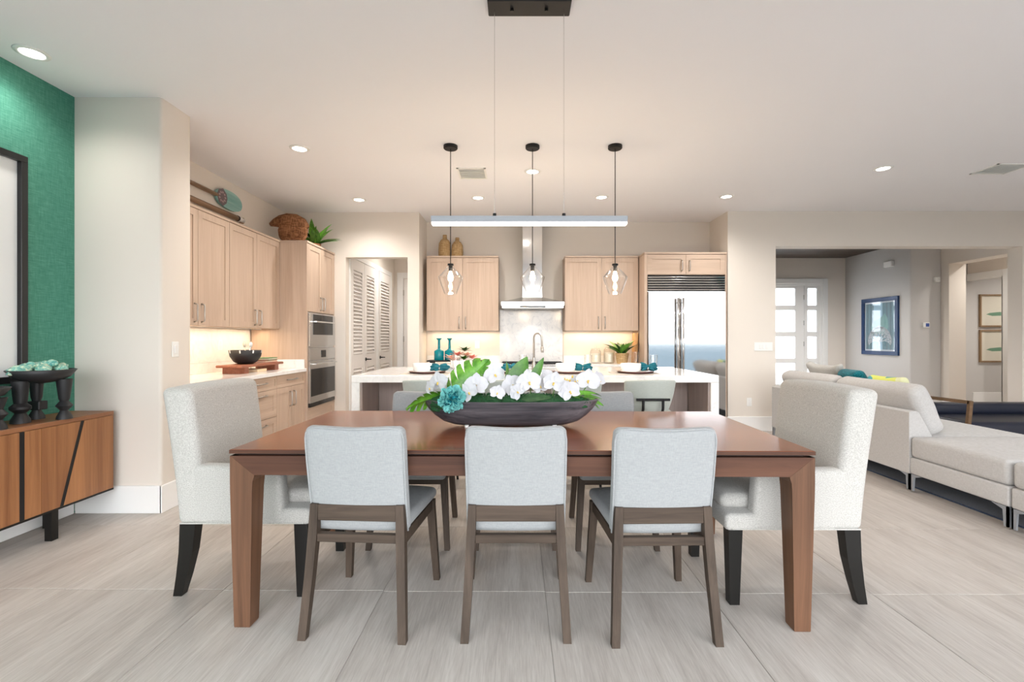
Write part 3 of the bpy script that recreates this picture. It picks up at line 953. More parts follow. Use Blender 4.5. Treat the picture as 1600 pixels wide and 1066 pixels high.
# ================================================================== DINING TABLE
tb = empty('dining_table', (.02, 2.587, 0), math.radians(-.75), 'long reddish walnut dining table with mitred tapered legs', 'table')
TW, TD = 1.265, .555
MB().box(-TW, TW, -TD, TD, .765, .783, bev=.002).build('tabletop', 'table_top', tb)
MB().box(-TW + .03, TW - .03, -TD + .03, TD - .03, .755, .765).build('spacer', 'black_matte', tb)
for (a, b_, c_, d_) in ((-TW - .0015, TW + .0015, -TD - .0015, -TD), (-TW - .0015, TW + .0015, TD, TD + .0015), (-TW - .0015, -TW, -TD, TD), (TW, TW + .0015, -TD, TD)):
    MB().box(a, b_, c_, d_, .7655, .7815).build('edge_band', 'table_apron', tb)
A = .108
for s in (-1, 1):
    y0, y1 = s * TD, s * (TD - .03)
    z0, z1 = .672, .755
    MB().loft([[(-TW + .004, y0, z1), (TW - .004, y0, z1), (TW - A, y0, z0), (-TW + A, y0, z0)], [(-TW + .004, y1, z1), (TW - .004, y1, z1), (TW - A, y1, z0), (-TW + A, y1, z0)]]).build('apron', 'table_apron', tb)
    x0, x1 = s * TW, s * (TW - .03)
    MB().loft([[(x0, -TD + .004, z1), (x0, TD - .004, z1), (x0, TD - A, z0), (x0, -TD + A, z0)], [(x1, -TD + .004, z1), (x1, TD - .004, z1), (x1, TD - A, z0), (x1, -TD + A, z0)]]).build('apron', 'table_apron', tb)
for sx in (-1, 1):
    for sy in (-1, 1):
        def ring(z, o, i):
            return [(sx * (TW - o), sy * (TD - o), z), (sx * (TW - i), sy * (TD - o), z), (sx * (TW - i), sy * (TD - i), z), (sx * (TW - o), sy * (TD - i), z)]
        MB().loft([ring(0, .014, .080), ring(.004, .012, .082), ring(.60, .001, .097), ring(.645, .0005, .100), ring(.662, .0005, .106), ring(.671, .0005, .1075), ring(.754, .0005, .004)]).build('leg', 'table_leg', tb)

# ================================================================== DINING SIDE CHAIRS (local front = +Y)
def side_chair():
    c = empty('dining_chair')
    def back(x, y, z, u, v, w):
        cr = max(0, (w - .80) / .20) ** 3
        return (x * (1 - .02 * (1 - w) - .055 * cr * abs(2 * u - 1) ** 3), y - .085 * w - .014 * (1 - (2 * u - 1) ** 2) - .018 * math.sin(PI * w) * .5, z - .014 * w * (1 - (2 * u - 1) ** 2) - .012 * cr * abs(2 * u - 1) ** 6)
    bk = MB().rgrid(-.219, .219, -.198, -.140, .425, .905, .026, (8, 1, 8), back).build('backrest', 'linen', c, True)
    pp = []
    hw, r = .213, .045
    for k in range(41):
        t = k / 40
        # up the left edge, across the top, down the right edge
        if t < .36:
            x, z = -hw, .43 + (t / .36) * (.90 - r - .43)
        elif t < .42:
            a = (t - .36) / .06 * PI / 2
            x, z = -hw + r - r * math.cos(a), .90 - r + r * math.sin(a)
        elif t <= .58:
            x, z = -hw + r + (t - .42) / .16 * (2 * hw - 2 * r), .90
        elif t <= .64:
            a = (t - .58) / .06 * PI / 2
            x, z = hw - r + r * math.sin(a), .90 - r + r * math.cos(a)
        else:
            x, z = hw, .90 - r - (t - .64) / .36 * (.90 - r - .43)
        w = (z - .425) / .48
        q = back(x, -.192, z, (x + .219) / .438, 0, w)
        pp.append(q)
    MB().tube(pp, .0045, 6).build('piping', 'linen', bk, True)
    def seat(x, y, z, u, v, w):
        k = .92 + .10 * v
        return (x * k, y, z + w * .012 * (1 - (2 * u - 1) ** 2) - .008 * v * w)
    MB().rgrid(-.225, .225, -.165, .275, .425, .485, .024, (6, 6, 1), seat).build('seat', 'linen', c, True)
    for s in (-1, 1):
        def rr(x, y, z, a=.018, b=.019):
            return [(s * x - a, y - b, z), (s * x + a, y - b, z), (s * x + a, y + b, z), (s * x - a, y + b, z)]
        MB().loft([rr(.214, -.285, 0, .017, .016), rr(.200, -.250, .25), rr(.192, -.232, .42, .019, .02), rr(.187, -.229, .555, .017, .016)]).build('leg', 'chair_wood', c)
        MB().loft([rr(.236, .238, 0, .015, .015), rr(.212, .205, .40, .020, .02), rr(.212, .205, .43, .02, .02)]).build('leg', 'chair_wood', c)
        MB().loft([[(s * (.192 + d) , -.215, z) for d, z in ((-.012, .378), (.012, .378), (.012, .428), (-.012, .428))], [(s * (.212 + d), .19, z) for d, z in ((-.012, .385), (.012, .385), (.012, .428), (-.012, .428))]]).build('side_rail', 'chair_wood', c)
    MB().box(-.172, .172, -.245, -.215, .485, .553, bev=.003).build('back_rail', 'chair_wood_x', c)
    MB().box(-.176, .176, -.245, -.215, .392, .428, bev=.003).build('rear_seat_rail', 'chair_wood_x', c)
    MB().box(-.194, .194, .195, .218, .385, .428, bev=.003).build('front_seat_rail', 'chair_wood_x', c)
    return c
sc0 = side_chair()
spots = [(-.672, 2.255, -3.5, 'pale linen dining chair, back to camera, left of the three near ones'),
         (-.005, 2.25, 0, 'pale linen dining chair, back to camera, middle of the three near ones'),
         (.612, 2.225, 1.2, 'pale linen dining chair, back to camera, right of the three near ones'),
         (-.655, 3.06, 180, 'pale linen dining chair across the table, left of the flowers'),
         (-.01, 3.06, 180, 'pale linen dining chair across the table, hidden behind the flowers'),
         (.60, 3.05, 180, 'pale linen dining chair across the table, right of the flowers')]
for i, (x, y, a, lb) in enumerate(spots):
    c = sc0 if i == 0 else copy_tree(sc0)
    c.location = (x, y, 0)
    c.rotation_euler = (0, 0, math.radians(a))
    tag(c, lb, 'chair', 'linen dining chairs along the table')

# ================================================================== HOST CHAIRS (local front = +X)
def host_chair():
    c = empty('armchair')
    def back(x, y, z, u, v, w):
        t = max(0, (z - .36) / .67)
        return (x - .085 * t ** 1.3 + .02 * t * u, y * (1 + .01 * t), z - .010 * w * (2 * v - 1) ** 2)
    MB().rgrid(-.315, -.185, -.30, .30, .36, 1.035, .035, (2, 8, 10), back).build('backrest', 'boucle', c, True)
    def st(x, y, z, u, v, w):
        return (x + .012 * math.sin(PI * w), y, z + .012 * w * (1 - (2 * v - 1) ** 2))
    MB().rgrid(-.20, .325, -.296, .296, .36, .44, .02, (6, 6, 1), st).build('seat_base', 'boucle', c, True)
    def cu(x, y, z, u, v, w):
        return (x + .01 * math.sin(PI * w), y, z + .016 * w * (1 - (2 * v - 1) ** 2))
    MB().rgrid(-.195, .31, -.213, .213, .43, .505, .03, (6, 6, 1), cu).build('seat_cushion', 'boucle', c, True)
    for s in (-1, 1):
        a, b_ = sorted((s * .30, s * .215))
        def arm(x, y, z, u, v, w):
            return (x - .02 * w * u, y, z + .012 * (1 - u) * w)
        MB().rgrid(-.25, .205, a, b_, .365, .64, .026, (5, 1, 4), arm).build('armrest', 'boucle', c, True)
        def rr(x, y, z, a, b):
            return [(x - a, s * y - b, z), (x + a, s * y - b, z), (x + a, s * y + b, z), (x - a, s * y + b, z)]
        MB().loft([rr(-.335, .245, 0, .021, .021), rr(-.31, .248, .10, .027, .024), rr(-.287, .25, .22, .033, .028), rr(-.275, .25, .362, .038, .03)]).build('leg', 'black_satin', c)
        MB().loft([rr(.278, .248, 0, .023, .023), rr(.278, .25, .362, .033, .03)]).build('leg', 'black_satin', c)
        MB().tube([(-.30, s * .297, .370), (.30, s * .294, .370)], .004, 6).build('welt', 'boucle', c)
    MB().tube([(.322, -.285, .370), (.322, .285, .370)], .004, 6).build('welt', 'boucle', c)
    return c
h0 = host_chair()
h0.location = (-1.335, 2.577, 0)
tag(h0, 'cream boucle armchair with black legs at the left end of the table', 'armchair', 'boucle armchairs at the table ends')
h1 = dup(h0, (1.312, 2.505, 0), math.radians(180), 'cream boucle armchair with black legs at the right end, before the sofa')

# ================================================================== BAR STOOLS (local front = +Y)
def stool():
    c = empty('bar_stool')
    def sh(x, y, z, u, v, w):
        k = 1 - .22 * (1 - w) ** 2
        return (x * k, y - .07 * w + .10 * (2 * u - 1) ** 2 - .02, z - .012 * (2 * u - 1) ** 2 * w)
    MB().rgrid(-.212, .212, -.20, -.165, .655, .935, .017, (10, 1, 7), sh).build('backrest', 'stool_fabric', c, True)
    MB().rgrid(-.2, .2, -.19, .21, .62, .675, .025, (6, 6, 1), lambda x, y, z, u, v, w: (x * (.9 + .1 * math.sin(PI * v)), y, z)).build('seat', 'stool_fabric', c, True)
    for s in (-1, 1):
        MB().tube([(s * .08, -.05, .612), (s * .08, -.23, .64), (s * .08, -.262, .70), (s * .08, -.267, .775)], .011, 8).build('back_bracket', 'black_matte', c, True)
        for t in (-1, 1):
            MB().tube([(s * .15, t * .13, .615), (s * .20, t * .19, 0)], [.013, .010], 8).build('leg', 'black_matte', c, True)
        MB().tube([(s * .18, -.168, .24), (s * .18, .168, .24)], .008, 8).build('foot_rail', 'black_matte', c)
    MB().tube([(-.135, -.262, .775), (.135, -.262, .775)], .011, 8).build('back_bar', 'black_matte', c)
    MB().box(-.15, .15, -.15, .15, .605, .62).build('seat_plate', 'black_matte', c)
    return c
s0 = stool()
for i, (x, lb) in enumerate(((-.735, 'sage green bar stool at the island, leftmost'), (-.13, 'sage green bar stool at the island, second from the left'), (.49, 'sage green bar stool at the island, third from the left'), (1.095, 'sage green bar stool at the island, rightmost'))):
    c = s0 if i == 0 else copy_tree(s0)
    c.location = (x, 4.05, 0)
    tag(c, lb, 'stool', 'bar stools along the island')

# ================================================================== SIDEBOARD (along the green wall, front = +X)
sb = empty('sideboard', (-3.045, 2.55, 0), 0, 'walnut sideboard with black diagonal inlays against the green wall', 'sideboard')
bx0, bx1, by0, by1, bz0, bz1 = -.155, .165, -1.0, .81, .2, .752
MB().box(bx0, bx1 - .02, by0 + .01, by1 - .01, bz0 + .004, bz1 - .028).build('carcass', 'walnut_y', sb)
MB().box(bx0, bx1, by0, by1, bz1 - .028, bz1, bev=.002).build('top', 'walnut_y', sb)
MB().box(bx0, bx1 - .002, by0, by1, bz0 - .008, bz0 + .004).build('bottom_edge', 'black_satin', sb)
MB().box(bx0, bx1 - .004, by1 - .009, by1, bz0 + .004, bz1 - .03).build('end_panel', 'walnut_z', sb)
za, zb = bz0 + .006, bz1 - .03
def panel(pts):
    MB().prism(pts, bx1 - .019, bx1, 'x').build('door', 'walnut_z', sb)
d0, d1 = 2.967 - 2.55, 3.11 - 2.55            # the diagonal inlay, bottom and top
panel([(by0 + .01, za), (-.53, za), (-.53, zb), (by0 + .01, zb)])
panel([(-.526, za), (.172, za), (.172, zb), (-.526, zb)])
panel([(.202, za), (.297, za), (.297, zb), (.202, zb)])
panel([(.300, za), (d0 - .004, za), (d1 - .004, zb), (.300, zb)])
panel([(d0 + .022, za), (by1 - .01, za), (by1 - .01, zb), (d1 + .022, zb)])
MB().box(bx1 - .019, bx1 - .001, .173, .201, za, zb).build('inlay', 'black_matte', sb)
MB().prism([(d0 - .003, za), (d0 + .021, za), (d1 + .021, zb), (d1 - .003, zb)], bx1 - .019, bx1 - .001, 'x').build('inlay', 'black_matte', sb)
for y in (-.85, .41):
    for x, dy in ((-.1, .2), (.115, 0)):
        MB().box(x - .022, x + .022, y + dy - .022, y + dy + .022, 0, bz0 - .008).build('leg', 'black_satin', sb)

# bowls on carved legs
def leg_bowl(x, y, r, h, label, angs):
    t = empty('footed_bowl', (x, y, .752), 0, label, 'bowl', 'black footed bowls on the sideboard')
    d = r * .52
    MB().lathe([(0, h - d), (r * .45, h - d + .012), (r * .8, h - d * .55), (r, h), (r * .965, h + .003), (r * .78, h - d * .48), (r * .43, h - d + .03), (0, h - d + .02)], 40).build('bowl', 'clay_black', t, True)
    H = h - d * .72
    profs = [[(.0, 0), (.048, 0), (.046, .02), (.026, .06), (.03, .065), (.05, .085), (.05, .10), (.03, .12), (.033, .14), (.042, H), (0, H)],
             [(.0, 0), (.042, 0), (.04, .02), (.022, .055), (.022, .06), (.022, .12), (.028, .14), (.036, H), (0, H)],
             [(.0, 0), (.042, 0), (.038, .02), (.02, .055), (.044, .085), (.022, .115), (.028, .13), (.042, H), (0, H)]]
    for k, a in enumerate(angs):
        cx, cy = r * .62 * math.cos(a), r * .62 * math.sin(a)
        m = MB().lathe(profs[k], 20, (cx, cy, 0))
        if k == 1:
            m.box(cx - .045, cx + .045, cy - .03, cy + .03, .06, .115, bev=.004)
        m.build('leg', 'clay_black', t, True, auto=35)
    return t
leg_bowl(-2.995, 2.965, .166, .318, 'black footed bowl holding jade shells on the sideboard', (-1.9, 2.6, .6))
leg_bowl(-3.01, 2.60, .15, .235, 'black footed bowl of cream shells at the left picture edge', (-1.4, 2.8, .75))
def shell(x, y, z, r, rz, mat, label, grp):
    def f(v):
        return 1 + .12 * math.sin(9 * v.x + 5 * v.z) + .08 * math.sin(14 * v.y)
    m = MB().ball((0, 0, 0), r, 3, (1.25, .85, .62), f)
    for k in range(5):
        a = k * 1.2
        m.ball((r * 1.0 + .008 * k, .15 * r * math.sin(a), r * (.12 + .08 * math.cos(a))), r * (.5 - .085 * k), 2)
    o = m.build('sea_shell', mat, None, True)
    o.location = (x, y, z)
    o.rotation_euler = (random.uniform(-.3, .3), random.uniform(-.3, .1), rz)
    tag(o, label, 'shell', grp)
for k, (dx, dy, dz, r, rz, lb) in enumerate(((-.03, -.10, .325, .052, 1.2, 'jade green sea shell at the left of the big bowl'), (.03, -.02, .322, .048, 2.4, 'jade sea shell lying in the middle of the big bowl'), (-.03, .03, .338, .054, .2, 'pale jade sea shell topping the big bowl'), (.0, .105, .322, .045, 1.8, 'jade sea shell at the right rim of the big bowl'), (.075, .05, .312, .040, -.6, 'small jade sea shell at the front of the big bowl'))):
    shell(-2.995 + dx, 2.965 + dy, .752 + dz, r, rz, 'shell_jade', lb, 'jade shells in the big bowl')
for k, (dx, dy, dz, r, rz, lb) in enumerate(((-.02, .06, .228, .034, 1.0, 'cream sea shell at the right of the low bowl'), (.04, -.02, .226, .036, 2.0, 'cream sea shell at the front of the low bowl'), (-.05, -.05, .228, .036, .3, 'cream sea shell at the back of the low bowl'))):
    shell(-3.01 + dx, 2.60 + dy, .752 + dz, r, rz, 'shell_cream', lb, 'cream shells in the low bowl')

# big framed canvas on the green wall
pf = empty('framed_canvas', (XL + .001, 2.30, .985), 0, 'large black framed pale canvas on the green wall', 'picture')
H, w2 = 1.46, .755
for (a, b_, c_, d_) in ((-w2, w2, 0, .042), (-w2, w2, H - .042, H), (-w2, -w2 + .042, .042, H - .042), (w2 - .042, w2, .042, H - .042)):
    MB().box(0, .045, a, b_, c_, d_, bev=.002).build('frame_rail', 'frame_black', pf)
MB().box(0.004, .016, -w2 + .042, w2 - .042, .042, H - .042).build('canvas', 'mat_white', pf)

# ================================================================== SOFA GROUP
SX = 3.25
rug = tag(MB().rgrid(SX + .12, 4.65, 1.2, 5.7, 0, .014, .006, (2, 2, 1)).build('area_rug', 'rug_navy', None), 'dark navy rug under the sofa', 'rug')
RZ = .0145
def bracket(parent, x, y, dx, dy):
    m = MB()
    m.prism([(0, .15 - RZ), (.11 * dy, .15 - RZ), (.035 * dy, .125 - RZ), (.028 * dy, 0), (0, 0)], 0, .012 * dx, 'x')
    m.prism([(0, .15 - RZ), (.11 * dx, .15 - RZ), (.035 * dx, .125 - RZ), (.028 * dx, 0), (0, 0)], 0, .012 * dy, 'y')
    o = m.build('leg', 'aluminium', parent)
    o.location = (x, y, 0)
def seat_piece(name, label, y0, y1, back):
    z = RZ if False else 0
    t = empty(name, (SX, y0, RZ), 0, label, 'sofa' if back else 'ottoman')
    L, Wd = y1 - y0, 1.05
    b0 = .20 if back else 0.0
    MB().rgrid(b0 + .003, Wd, 0, L, .15 - RZ, .285 - RZ, .014, (4, 4, 1)).build('base', 'sofa_fabric', t, True)
    n = 2 if back else 1
    for k in range(n):
        MB().rgrid(b0 + .004, Wd + .004, k * L / n + .003, (k + 1) * L / n - .003, .287 - RZ, .458 - RZ, .032, (6, 6, 2), lambda x, y, z, u, v, w: (x, y, z + .012 * w * math.sin(PI * u) * math.sin(PI * v))).build('seat_cushion', 'sofa_fabric', t, True)
    for (x, y, dx, dy) in ((.004, .004, 1, 1), (.004, L - .004, 1, -1), (Wd - .01, .004, -1, 1), (Wd - .01, L - .004, -1, -1)):
        bracket(t, x, y, dx, dy)
    if back:
        MB().prism([(0, .15 - RZ), (0, .655 - RZ), (.012, .665 - RZ), (.068, .665 - RZ), (.085, .65 - RZ), (.20, .44 - RZ), (.20, .15 - RZ)], 0, L, 'y').build('back_frame', 'sofa_fabric', t)
    return t
seat_piece('sofa', 'light grey fabric sofa seen from behind, right of the table', 3.9, 6.0, True)
seat_piece('ottoman', 'light grey fabric ottoman against the near end of the sofa', 3.115, 3.90, False)
seat_piece('ottoman', 'light grey fabric ottoman cut off by the right picture edge', 2.32, 3.10, False)
def cushion(name, label, loc, rot, sx, sy, sz, mat, cat='cushion', r=.05, puff=.05, peak=0, group=None):
    def f(x, y, z, u, v, w):
        k = math.sin(PI * v) * math.sin(PI * w)
        p = peak * (abs(2 * v - 1) ** 4) * (abs(2 * w - 1) ** 4)
        return (x + (2 * u - 1) * puff * k + .004 * math.sin(23 * z + 9 * y), y + (2 * v - 1) * p, z + (2 * w - 1) * p)
    o = MB().rgrid(-sx / 2, sx / 2, -sy / 2, sy / 2, 0, sz, r, (2, 10, 10), f).build(name, mat, None, True)
    o.location, o.rotation_euler = loc, rot
    return tag(o, label, cat, group)
cushion('back_cushion', 'light grey sofa back cushion at the near end', (SX + .295, 4.43, .462), (0, math.radians(-24), 0), .17, .98, .44, 'sofa_fabric', r=.06, puff=.03, group='sofa back cushions')
cushion('back_cushion', 'light grey sofa back cushion behind the white armchair', (SX + .295, 5.44, .462), (0, math.radians(-24), 0), .17, .98, .44, 'sofa_fabric', r=.06, puff=.03, group='sofa back cushions')
cushion('throw_pillow', 'white pillow with two pointed corners on the sofa', (SX + .53, 5.52, .47), (0, math.radians(-22), .1), .09, .46, .52, 'boucle', r=.03, puff=.04, peak=.05)
cushion('throw_pillow', 'dark teal knitted pillow on the sofa', (SX + .53, 5.05, .47), (0, math.radians(-24), -.1), .12, .34, .50, 'knit_teal', r=.045, puff=.05)
cushion('throw_pillow', 'lime and teal patterned pillow on the sofa', (SX + .53, 4.60, .47), (0, math.radians(-24), .1), .10, .38, .46, 'pillow_print', r=.04, puff=.045, peak=.02)
# lounge chair past the sofa
lc = empty('lounge_chair', (4.75, 5.35, 0), 0, 'wood armed lounge chair with dark leather cushions past the sofa', 'armchair')
MB().rgrid(.06, 1.55, -.36, .36, .20, .38, .05, (5, 5, 2)).build('seat', 'leather_navy', lc, True)
MB().rgrid(.06, 1.55, .22, .42, .36, .50, .05, (5, 2, 3)).build('backrest', 'leather_navy', lc, True)
for y in (-.40, ):
    pass
for x in (.0, 1.61):
    MB().tube([(x, -.42, .60), (x, .44, .585)], .024, 4).build('armrest', 'arm_wood', lc)
    MB().tube([(x, -.42, .615), (x, -.36, 0)], .024, 4).build('leg', 'arm_wood', lc)
    MB().tube([(x, .42, .585), (x, .46, 0)], .024, 4).build('leg', 'arm_wood', lc)
for y in (-.33, .40):
    MB().box(.0, 1.61, y - .02, y + .02, .17, .21).build('frame_rail', 'arm_wood', lc)
# bench in the entry
bn = empty('entry_bench', (3.95, 8.2, 0), 0, 'pale upholstered bench with black legs inside the entry', 'bench')
MB().rgrid(-.35, .62, -.22, .22, .36, .46, .03, (4, 3, 1)).build('seat', 'boucle', bn, True)
MB().box(-.34, .61, -.21, .21, .33, .362).build('frame', 'black_matte', bn)
for x in (-.31, .57):
    for y in (-.18, .18):
        MB().box(x - .018, x + .018, y - .018, y + .018, 0, .33).build('leg', 'black_matte', bn)
# ================================================================== PLANTS: builders
def frame_to(d, roll=0.0):
    """rotation that takes local +X to direction d, local +Z roughly up"""
    x = Vector(d).normalized()
    z = Vector((0, 0, 1)) if abs(x.z) < .95 else Vector((0, -1, 0))
    y = z.cross(x).normalized()
    z = x.cross(y)
    R = Matrix((x, y, z)).transposed().to_4x4()
    return R @ Matrix.Rotation(roll, 4, 'X')
def leaf_mb(m, base_pt, d, L, W, bend=.25, fold=.2, roll=0.0, n=7, tip=1.0):
    M = Matrix.Translation(base_pt) @ frame_to(d, roll)
    g = []
    for i in range(n + 1):
        t = i / n
        w = W * (math.sin(PI * min(1, t ** .8 * .97 + .02)) ** .75) * (1 - .15 * t)
        x, zc = L * t * (1 - .15 * bend * t), -bend * L * t * t
        g.append([M @ Vector((x, s * w, zc + fold * abs(s) * w)) for s in (-1, -.5, 0, .5, 1)])
    return m.sheet(g)
def monstera_mb(m, base_pt, d, L, W, bend=.2, roll=0.0, lobes=6):
    M = Matrix.Translation(base_pt) @ frame_to(d, roll)
    def pos(t, s):
        w = W * (math.sin(PI * min(1, t * .9 + .12)) ** .6)
        return M @ Vector((L * (t + .10 * abs(s) * (1 - t)), s * w, -bend * L * t * t + .10 * W * math.sin(PI * abs(s)) - .12 * W * s * s))
    for sd in (-1, 1):
        for k in range(lobes):
            a, b_ = k / lobes, (k + 1) / lobes
            gap = .20 / lobes
            rows = []
            for j in range(7):
                q = j / 6
                sh = .10 * q
                g = gap * max(0, (q - .42) / .58) ** .7
                aa, bb_ = min(1, a + sh + g), min(1.0, b_ + sh - g)
                if k == lobes - 1:
                    bb_ = 1 - .02 * q
                aa = min(aa, bb_ - .01)
                mid = (aa + bb_) / 2
                rows.append([pos(aa, sd * q), pos(mid, sd * q * 1.03), pos(bb_, sd * q * (.97 if q > .9 else 1))])
            m.sheet(rows)
    return m
def orchid(parent, p, face, R, roll=0.0):
    z = Vector(face).normalized()
    x = Vector((0, 0, 1)).cross(z).normalized()
    y = z.cross(x)
    M = Matrix.Translation(p) @ Matrix((x, y, z)).transposed().to_4x4() @ Matrix.Rotation(roll, 4, 'Z')
    m = MB()
    def petal(ang, L, W, cup, sharp):
        g = []
        for i in range(7):
            t = i / 6
            w = W * (math.sin(PI * (.08 + .92 * t) ** sharp) ** .7 if t < 1 else 0.02)
            row = []
            for s in (-1, -.5, 0, .5, 1):
                xx, yy = L * t, s * w
                zz = cup * L * (t * t) + .12 * W * s * s - .02 * L * math.sin(6 * s + 3 * t)
                row.append(M @ Vector((xx * math.cos(ang) - yy * math.sin(ang), xx * math.sin(ang) + yy * math.cos(ang), zz)))
            g.append(row)
        m.sheet(g)
    petal(PI / 2, R * .95, R * .38, .1, 1.0)
    petal(PI * 1.22, R * .95, R * .36, .12, 1.0)
    petal(PI * 1.78, R * .95, R * .36, .12, 1.0)
    petal(.12, R * 1.0, R * .62, -.12, .8)
    petal(PI - .12, R * 1.0, R * .62, -.12, .8)
    f = m.build('orchid_flower', 'petal_white', parent, True, fix=False)
    c = MB()
    q = M @ Vector((0, -.10 * R, .14 * R))
    c.ball(q, R * .09, 2)
    c.ball(M @ Vector((0, -.24 * R, .20 * R)), R * .07, 2)
    c.build('flower_lip', 'petal_core', f, True)
    return f

# ------------------------------------------------------------------ centrepiece on the table
TZ = .783
cpx = empty('flower_centerpiece', (-.035, 2.62, TZ), 0, 'white orchids and green leaves in a long dark wooden bowl on the dining table', 'flower arrangement')
def sring(a, b_, z, n=56, e=2.5, lift=0.0):
    out = []
    for i in range(n):
        t = 2 * PI * i / n
        c, s = math.cos(t), math.sin(t)
        x = a * math.copysign(abs(c) ** (2 / e), c)
        y = b_ * math.copysign(abs(s) ** (2 / e), s)
        out.append((x, y, z + lift * (abs(x) / a) ** 6))
    return out
rings = [sring(.285, .04, .008), sring(.315, .06, .010), sring(.375, .090, .030), sring(.420, .108, .062), sring(.455, .121, .097), sring(.488, .132, .140, lift=.008),
         sring(.476, .122, .145, lift=.008), sring(.445, .112, .115), sring(.40, .085, .06), sring(.35, .05, .03)]
MB().loft(rings).build('dough_bowl', 'dough_bowl', cpx, True, auto=50)
for x in (-.24, .24):
    for y in (-.05, .05):
        MB().cyl((x, y, 0), .012, 0, .012, 10).build('foot', 'plastic_white', cpx)
def mossf(v):
    return 1 + .10 * math.sin(31 * v.x + 7) * math.sin(27 * v.y) + .05 * math.sin(61 * v.z + 40 * v.x)
mm = MB()
for k in range(9):
    mm.ball((-.38 + .095 * k, random.uniform(-.03, .01), .125), random.uniform(.05, .062), 3, (1.3, 1.5, .85), mossf)
rr_ = random.Random(3)
for k in range(1500):
    x, y = rr_.uniform(-.43, .43), rr_.uniform(-.10, .10)
    z = .135 + .035 * (1 - (y / .1) ** 2) * (1 - (x / .46) ** 4)
    a, l = rr_.uniform(0, 6.28), rr_.uniform(.012, .024)
    dx, dy = math.cos(a) * .6 * l, math.sin(a) * .6 * l
    mm.poly([(x - .002, y, z), (x + .002, y, z), (x + dx, y + dy, z + l * .8)], [(0, 1, 2)])
o = mm.build('moss', 'moss', cpx, False, fix=False)
o['kind'] = 'stuff'
def cpxz(u, v):
    return (u - 798) / 282.7, (530 - v) / 282.7 + .481
def crd(u, v, y):
    x, z = cpxz(u, v)
    return Vector((x, y, z))
monstera_mb(MB(), crd(698, 630, .03), (.20, -.01, .24), .33, .115, .22, 1.25).build('monstera_leaf', 'leaf_bright', cpx, True, fix=False)
monstera_mb(MB(), crd(700, 618, -.02), (-.22, -.06, -.02), .235, .075, .25, .75).build('monstera_leaf', 'leaf_bright', cpx, True, fix=False)
leaf_mb(MB(), crd(660, 622, -.03), (-.1, -.04, -.05), .10, .014, .4, .2, .5).build('leaf', 'leaf_mid', cpx, True, fix=False)
for (u, v, y, d, L, W, bend, roll, mt) in ((798, 612, .02, (.09, 0, .2), .215, .058, .12, 1.35, 'leaf_mid'), (786, 612, .04, (.06, -.02, .2), .17, .045, .2, 1.3, 'leaf_bright'), (828, 606, .03, (.09, 0, .2), .185, .030, .1, 1.3, 'leaf_mid'),
                                           (842, 603, .04, (.16, 0, .12), .13, .016, .2, 1.0, 'leaf_mid'), (835, 630, -.09, (-.16, -.02, -.0), .15, .022, .1, .9, 'leaf_dark'), (815, 622, -.09, (.2, -.03, .05), .16, .028, .3, .9, 'leaf_dark')):
    leaf_mb(MB(), crd(u, v, y), d, L, W, bend, .15, roll).build('leaf', mt, cpx, True, fix=False)
for k in range(11):
    d = (.2, random.uniform(-.10, .05), random.uniform(-.02, .09) - .004 * k)
    leaf_mb(MB(), crd(885 + 2.5 * k, 622 - random.uniform(0, 8), random.uniform(-.07, .03)), d, random.uniform(.12, .17), random.uniform(.010, .020), .45, .2, random.uniform(.3, 1.1)).build('leaf', ('leaf_mid', 'leaf_bright', 'leaf_dark')[k % 3], cpx, True, fix=False)
for k, (u, v, y, R, fx_, fz, rl) in enumerate(((683, 598, .02, .066, -.5, .15, .2), (745, 600, -.06, .070, -.15, .25, .0), (772, 586, .01, .066, .3, .45, .3), (778, 611, -.09, .045, .1, .1, -.3), (800, 601, -.03, .066, .2, .15, .5),
                                             (826, 595, -.07, .072, .1, .2, .15), (865, 597, -.05, .066, -.2, .3, -.2), (856, 590, .05, .05, .4, .5, .6), (888, 609, -.07, .064, .1, .0, .4), (918, 594, -.04, .070, -.1, .35, -.1),
                                             (936, 594, .01, .055, .7, .2, .3), (735, 610, -.10, .058, -.4, .0, .7), (760, 588, .04, .06, -.2, .5, 0), (808, 610, -.08, .05, -.3, .1, .9), (843, 603, -.02, .052, .5, .2, .2), (900, 600, .0, .055, -.5, .5, .3), (672, 606, -.02, .045, -.9, .0, .5))):
    orchid(cpx, crd(u, v, y), (fx_, -1, fz), R, rl)
for (u, v, y) in ((700, 600, .02), (748, 610, -.02), (790, 608, 0), (830, 606, -.03), (868, 605, -.02), (915, 606, -.02)):
    p = crd(u, v, y)
    MB().tube([(p.x * .9, 0, .13), (p.x * .97, y * .5, (p.z + .13) / 2 + .02), p], .003, 6).build('stem', 'stem_green', cpx, True)
for k in range(7):
    p = crd(878 + k * 4, 592 + random.uniform(-4, 6), -.03)
    MB().ball(p, .006, 1, (1, 1, 1.5)).build('bud', 'petal_core', cpx, True)
tm = MB()
c0 = crd(710, 620, -.115)
for k in range(760):
    z = 1 - 2 * (k + .5) / 760
    a = k * 2.39996
    r = math.sqrt(1 - z * z)
    d = Vector((r * math.cos(a), r * math.sin(a), z))
    t = d.cross(Vector((rr_.uniform(-1, 1), rr_.uniform(-1, 1), rr_.uniform(-1, 1)))).normalized() * .0075
    d = (d + Vector((rr_.uniform(-.25, .25), rr_.uniform(-.25, .25), rr_.uniform(-.25, .25)))).normalized()
    e = c0 + d * (.070 + .004 * math.sin(k * 1.7) + .009 * math.sin(5 * d.x + 3) * math.sin(6 * d.z))
    b0_ = c0 + d * .05
    tm.poly([b0_ - t, b0_ + t, e + t * .8, e - t * .8], [(0, 1, 2, 3)])
tb_ = tm.build('teal_blossom', 'teal_petal', cpx, False, fix=False)
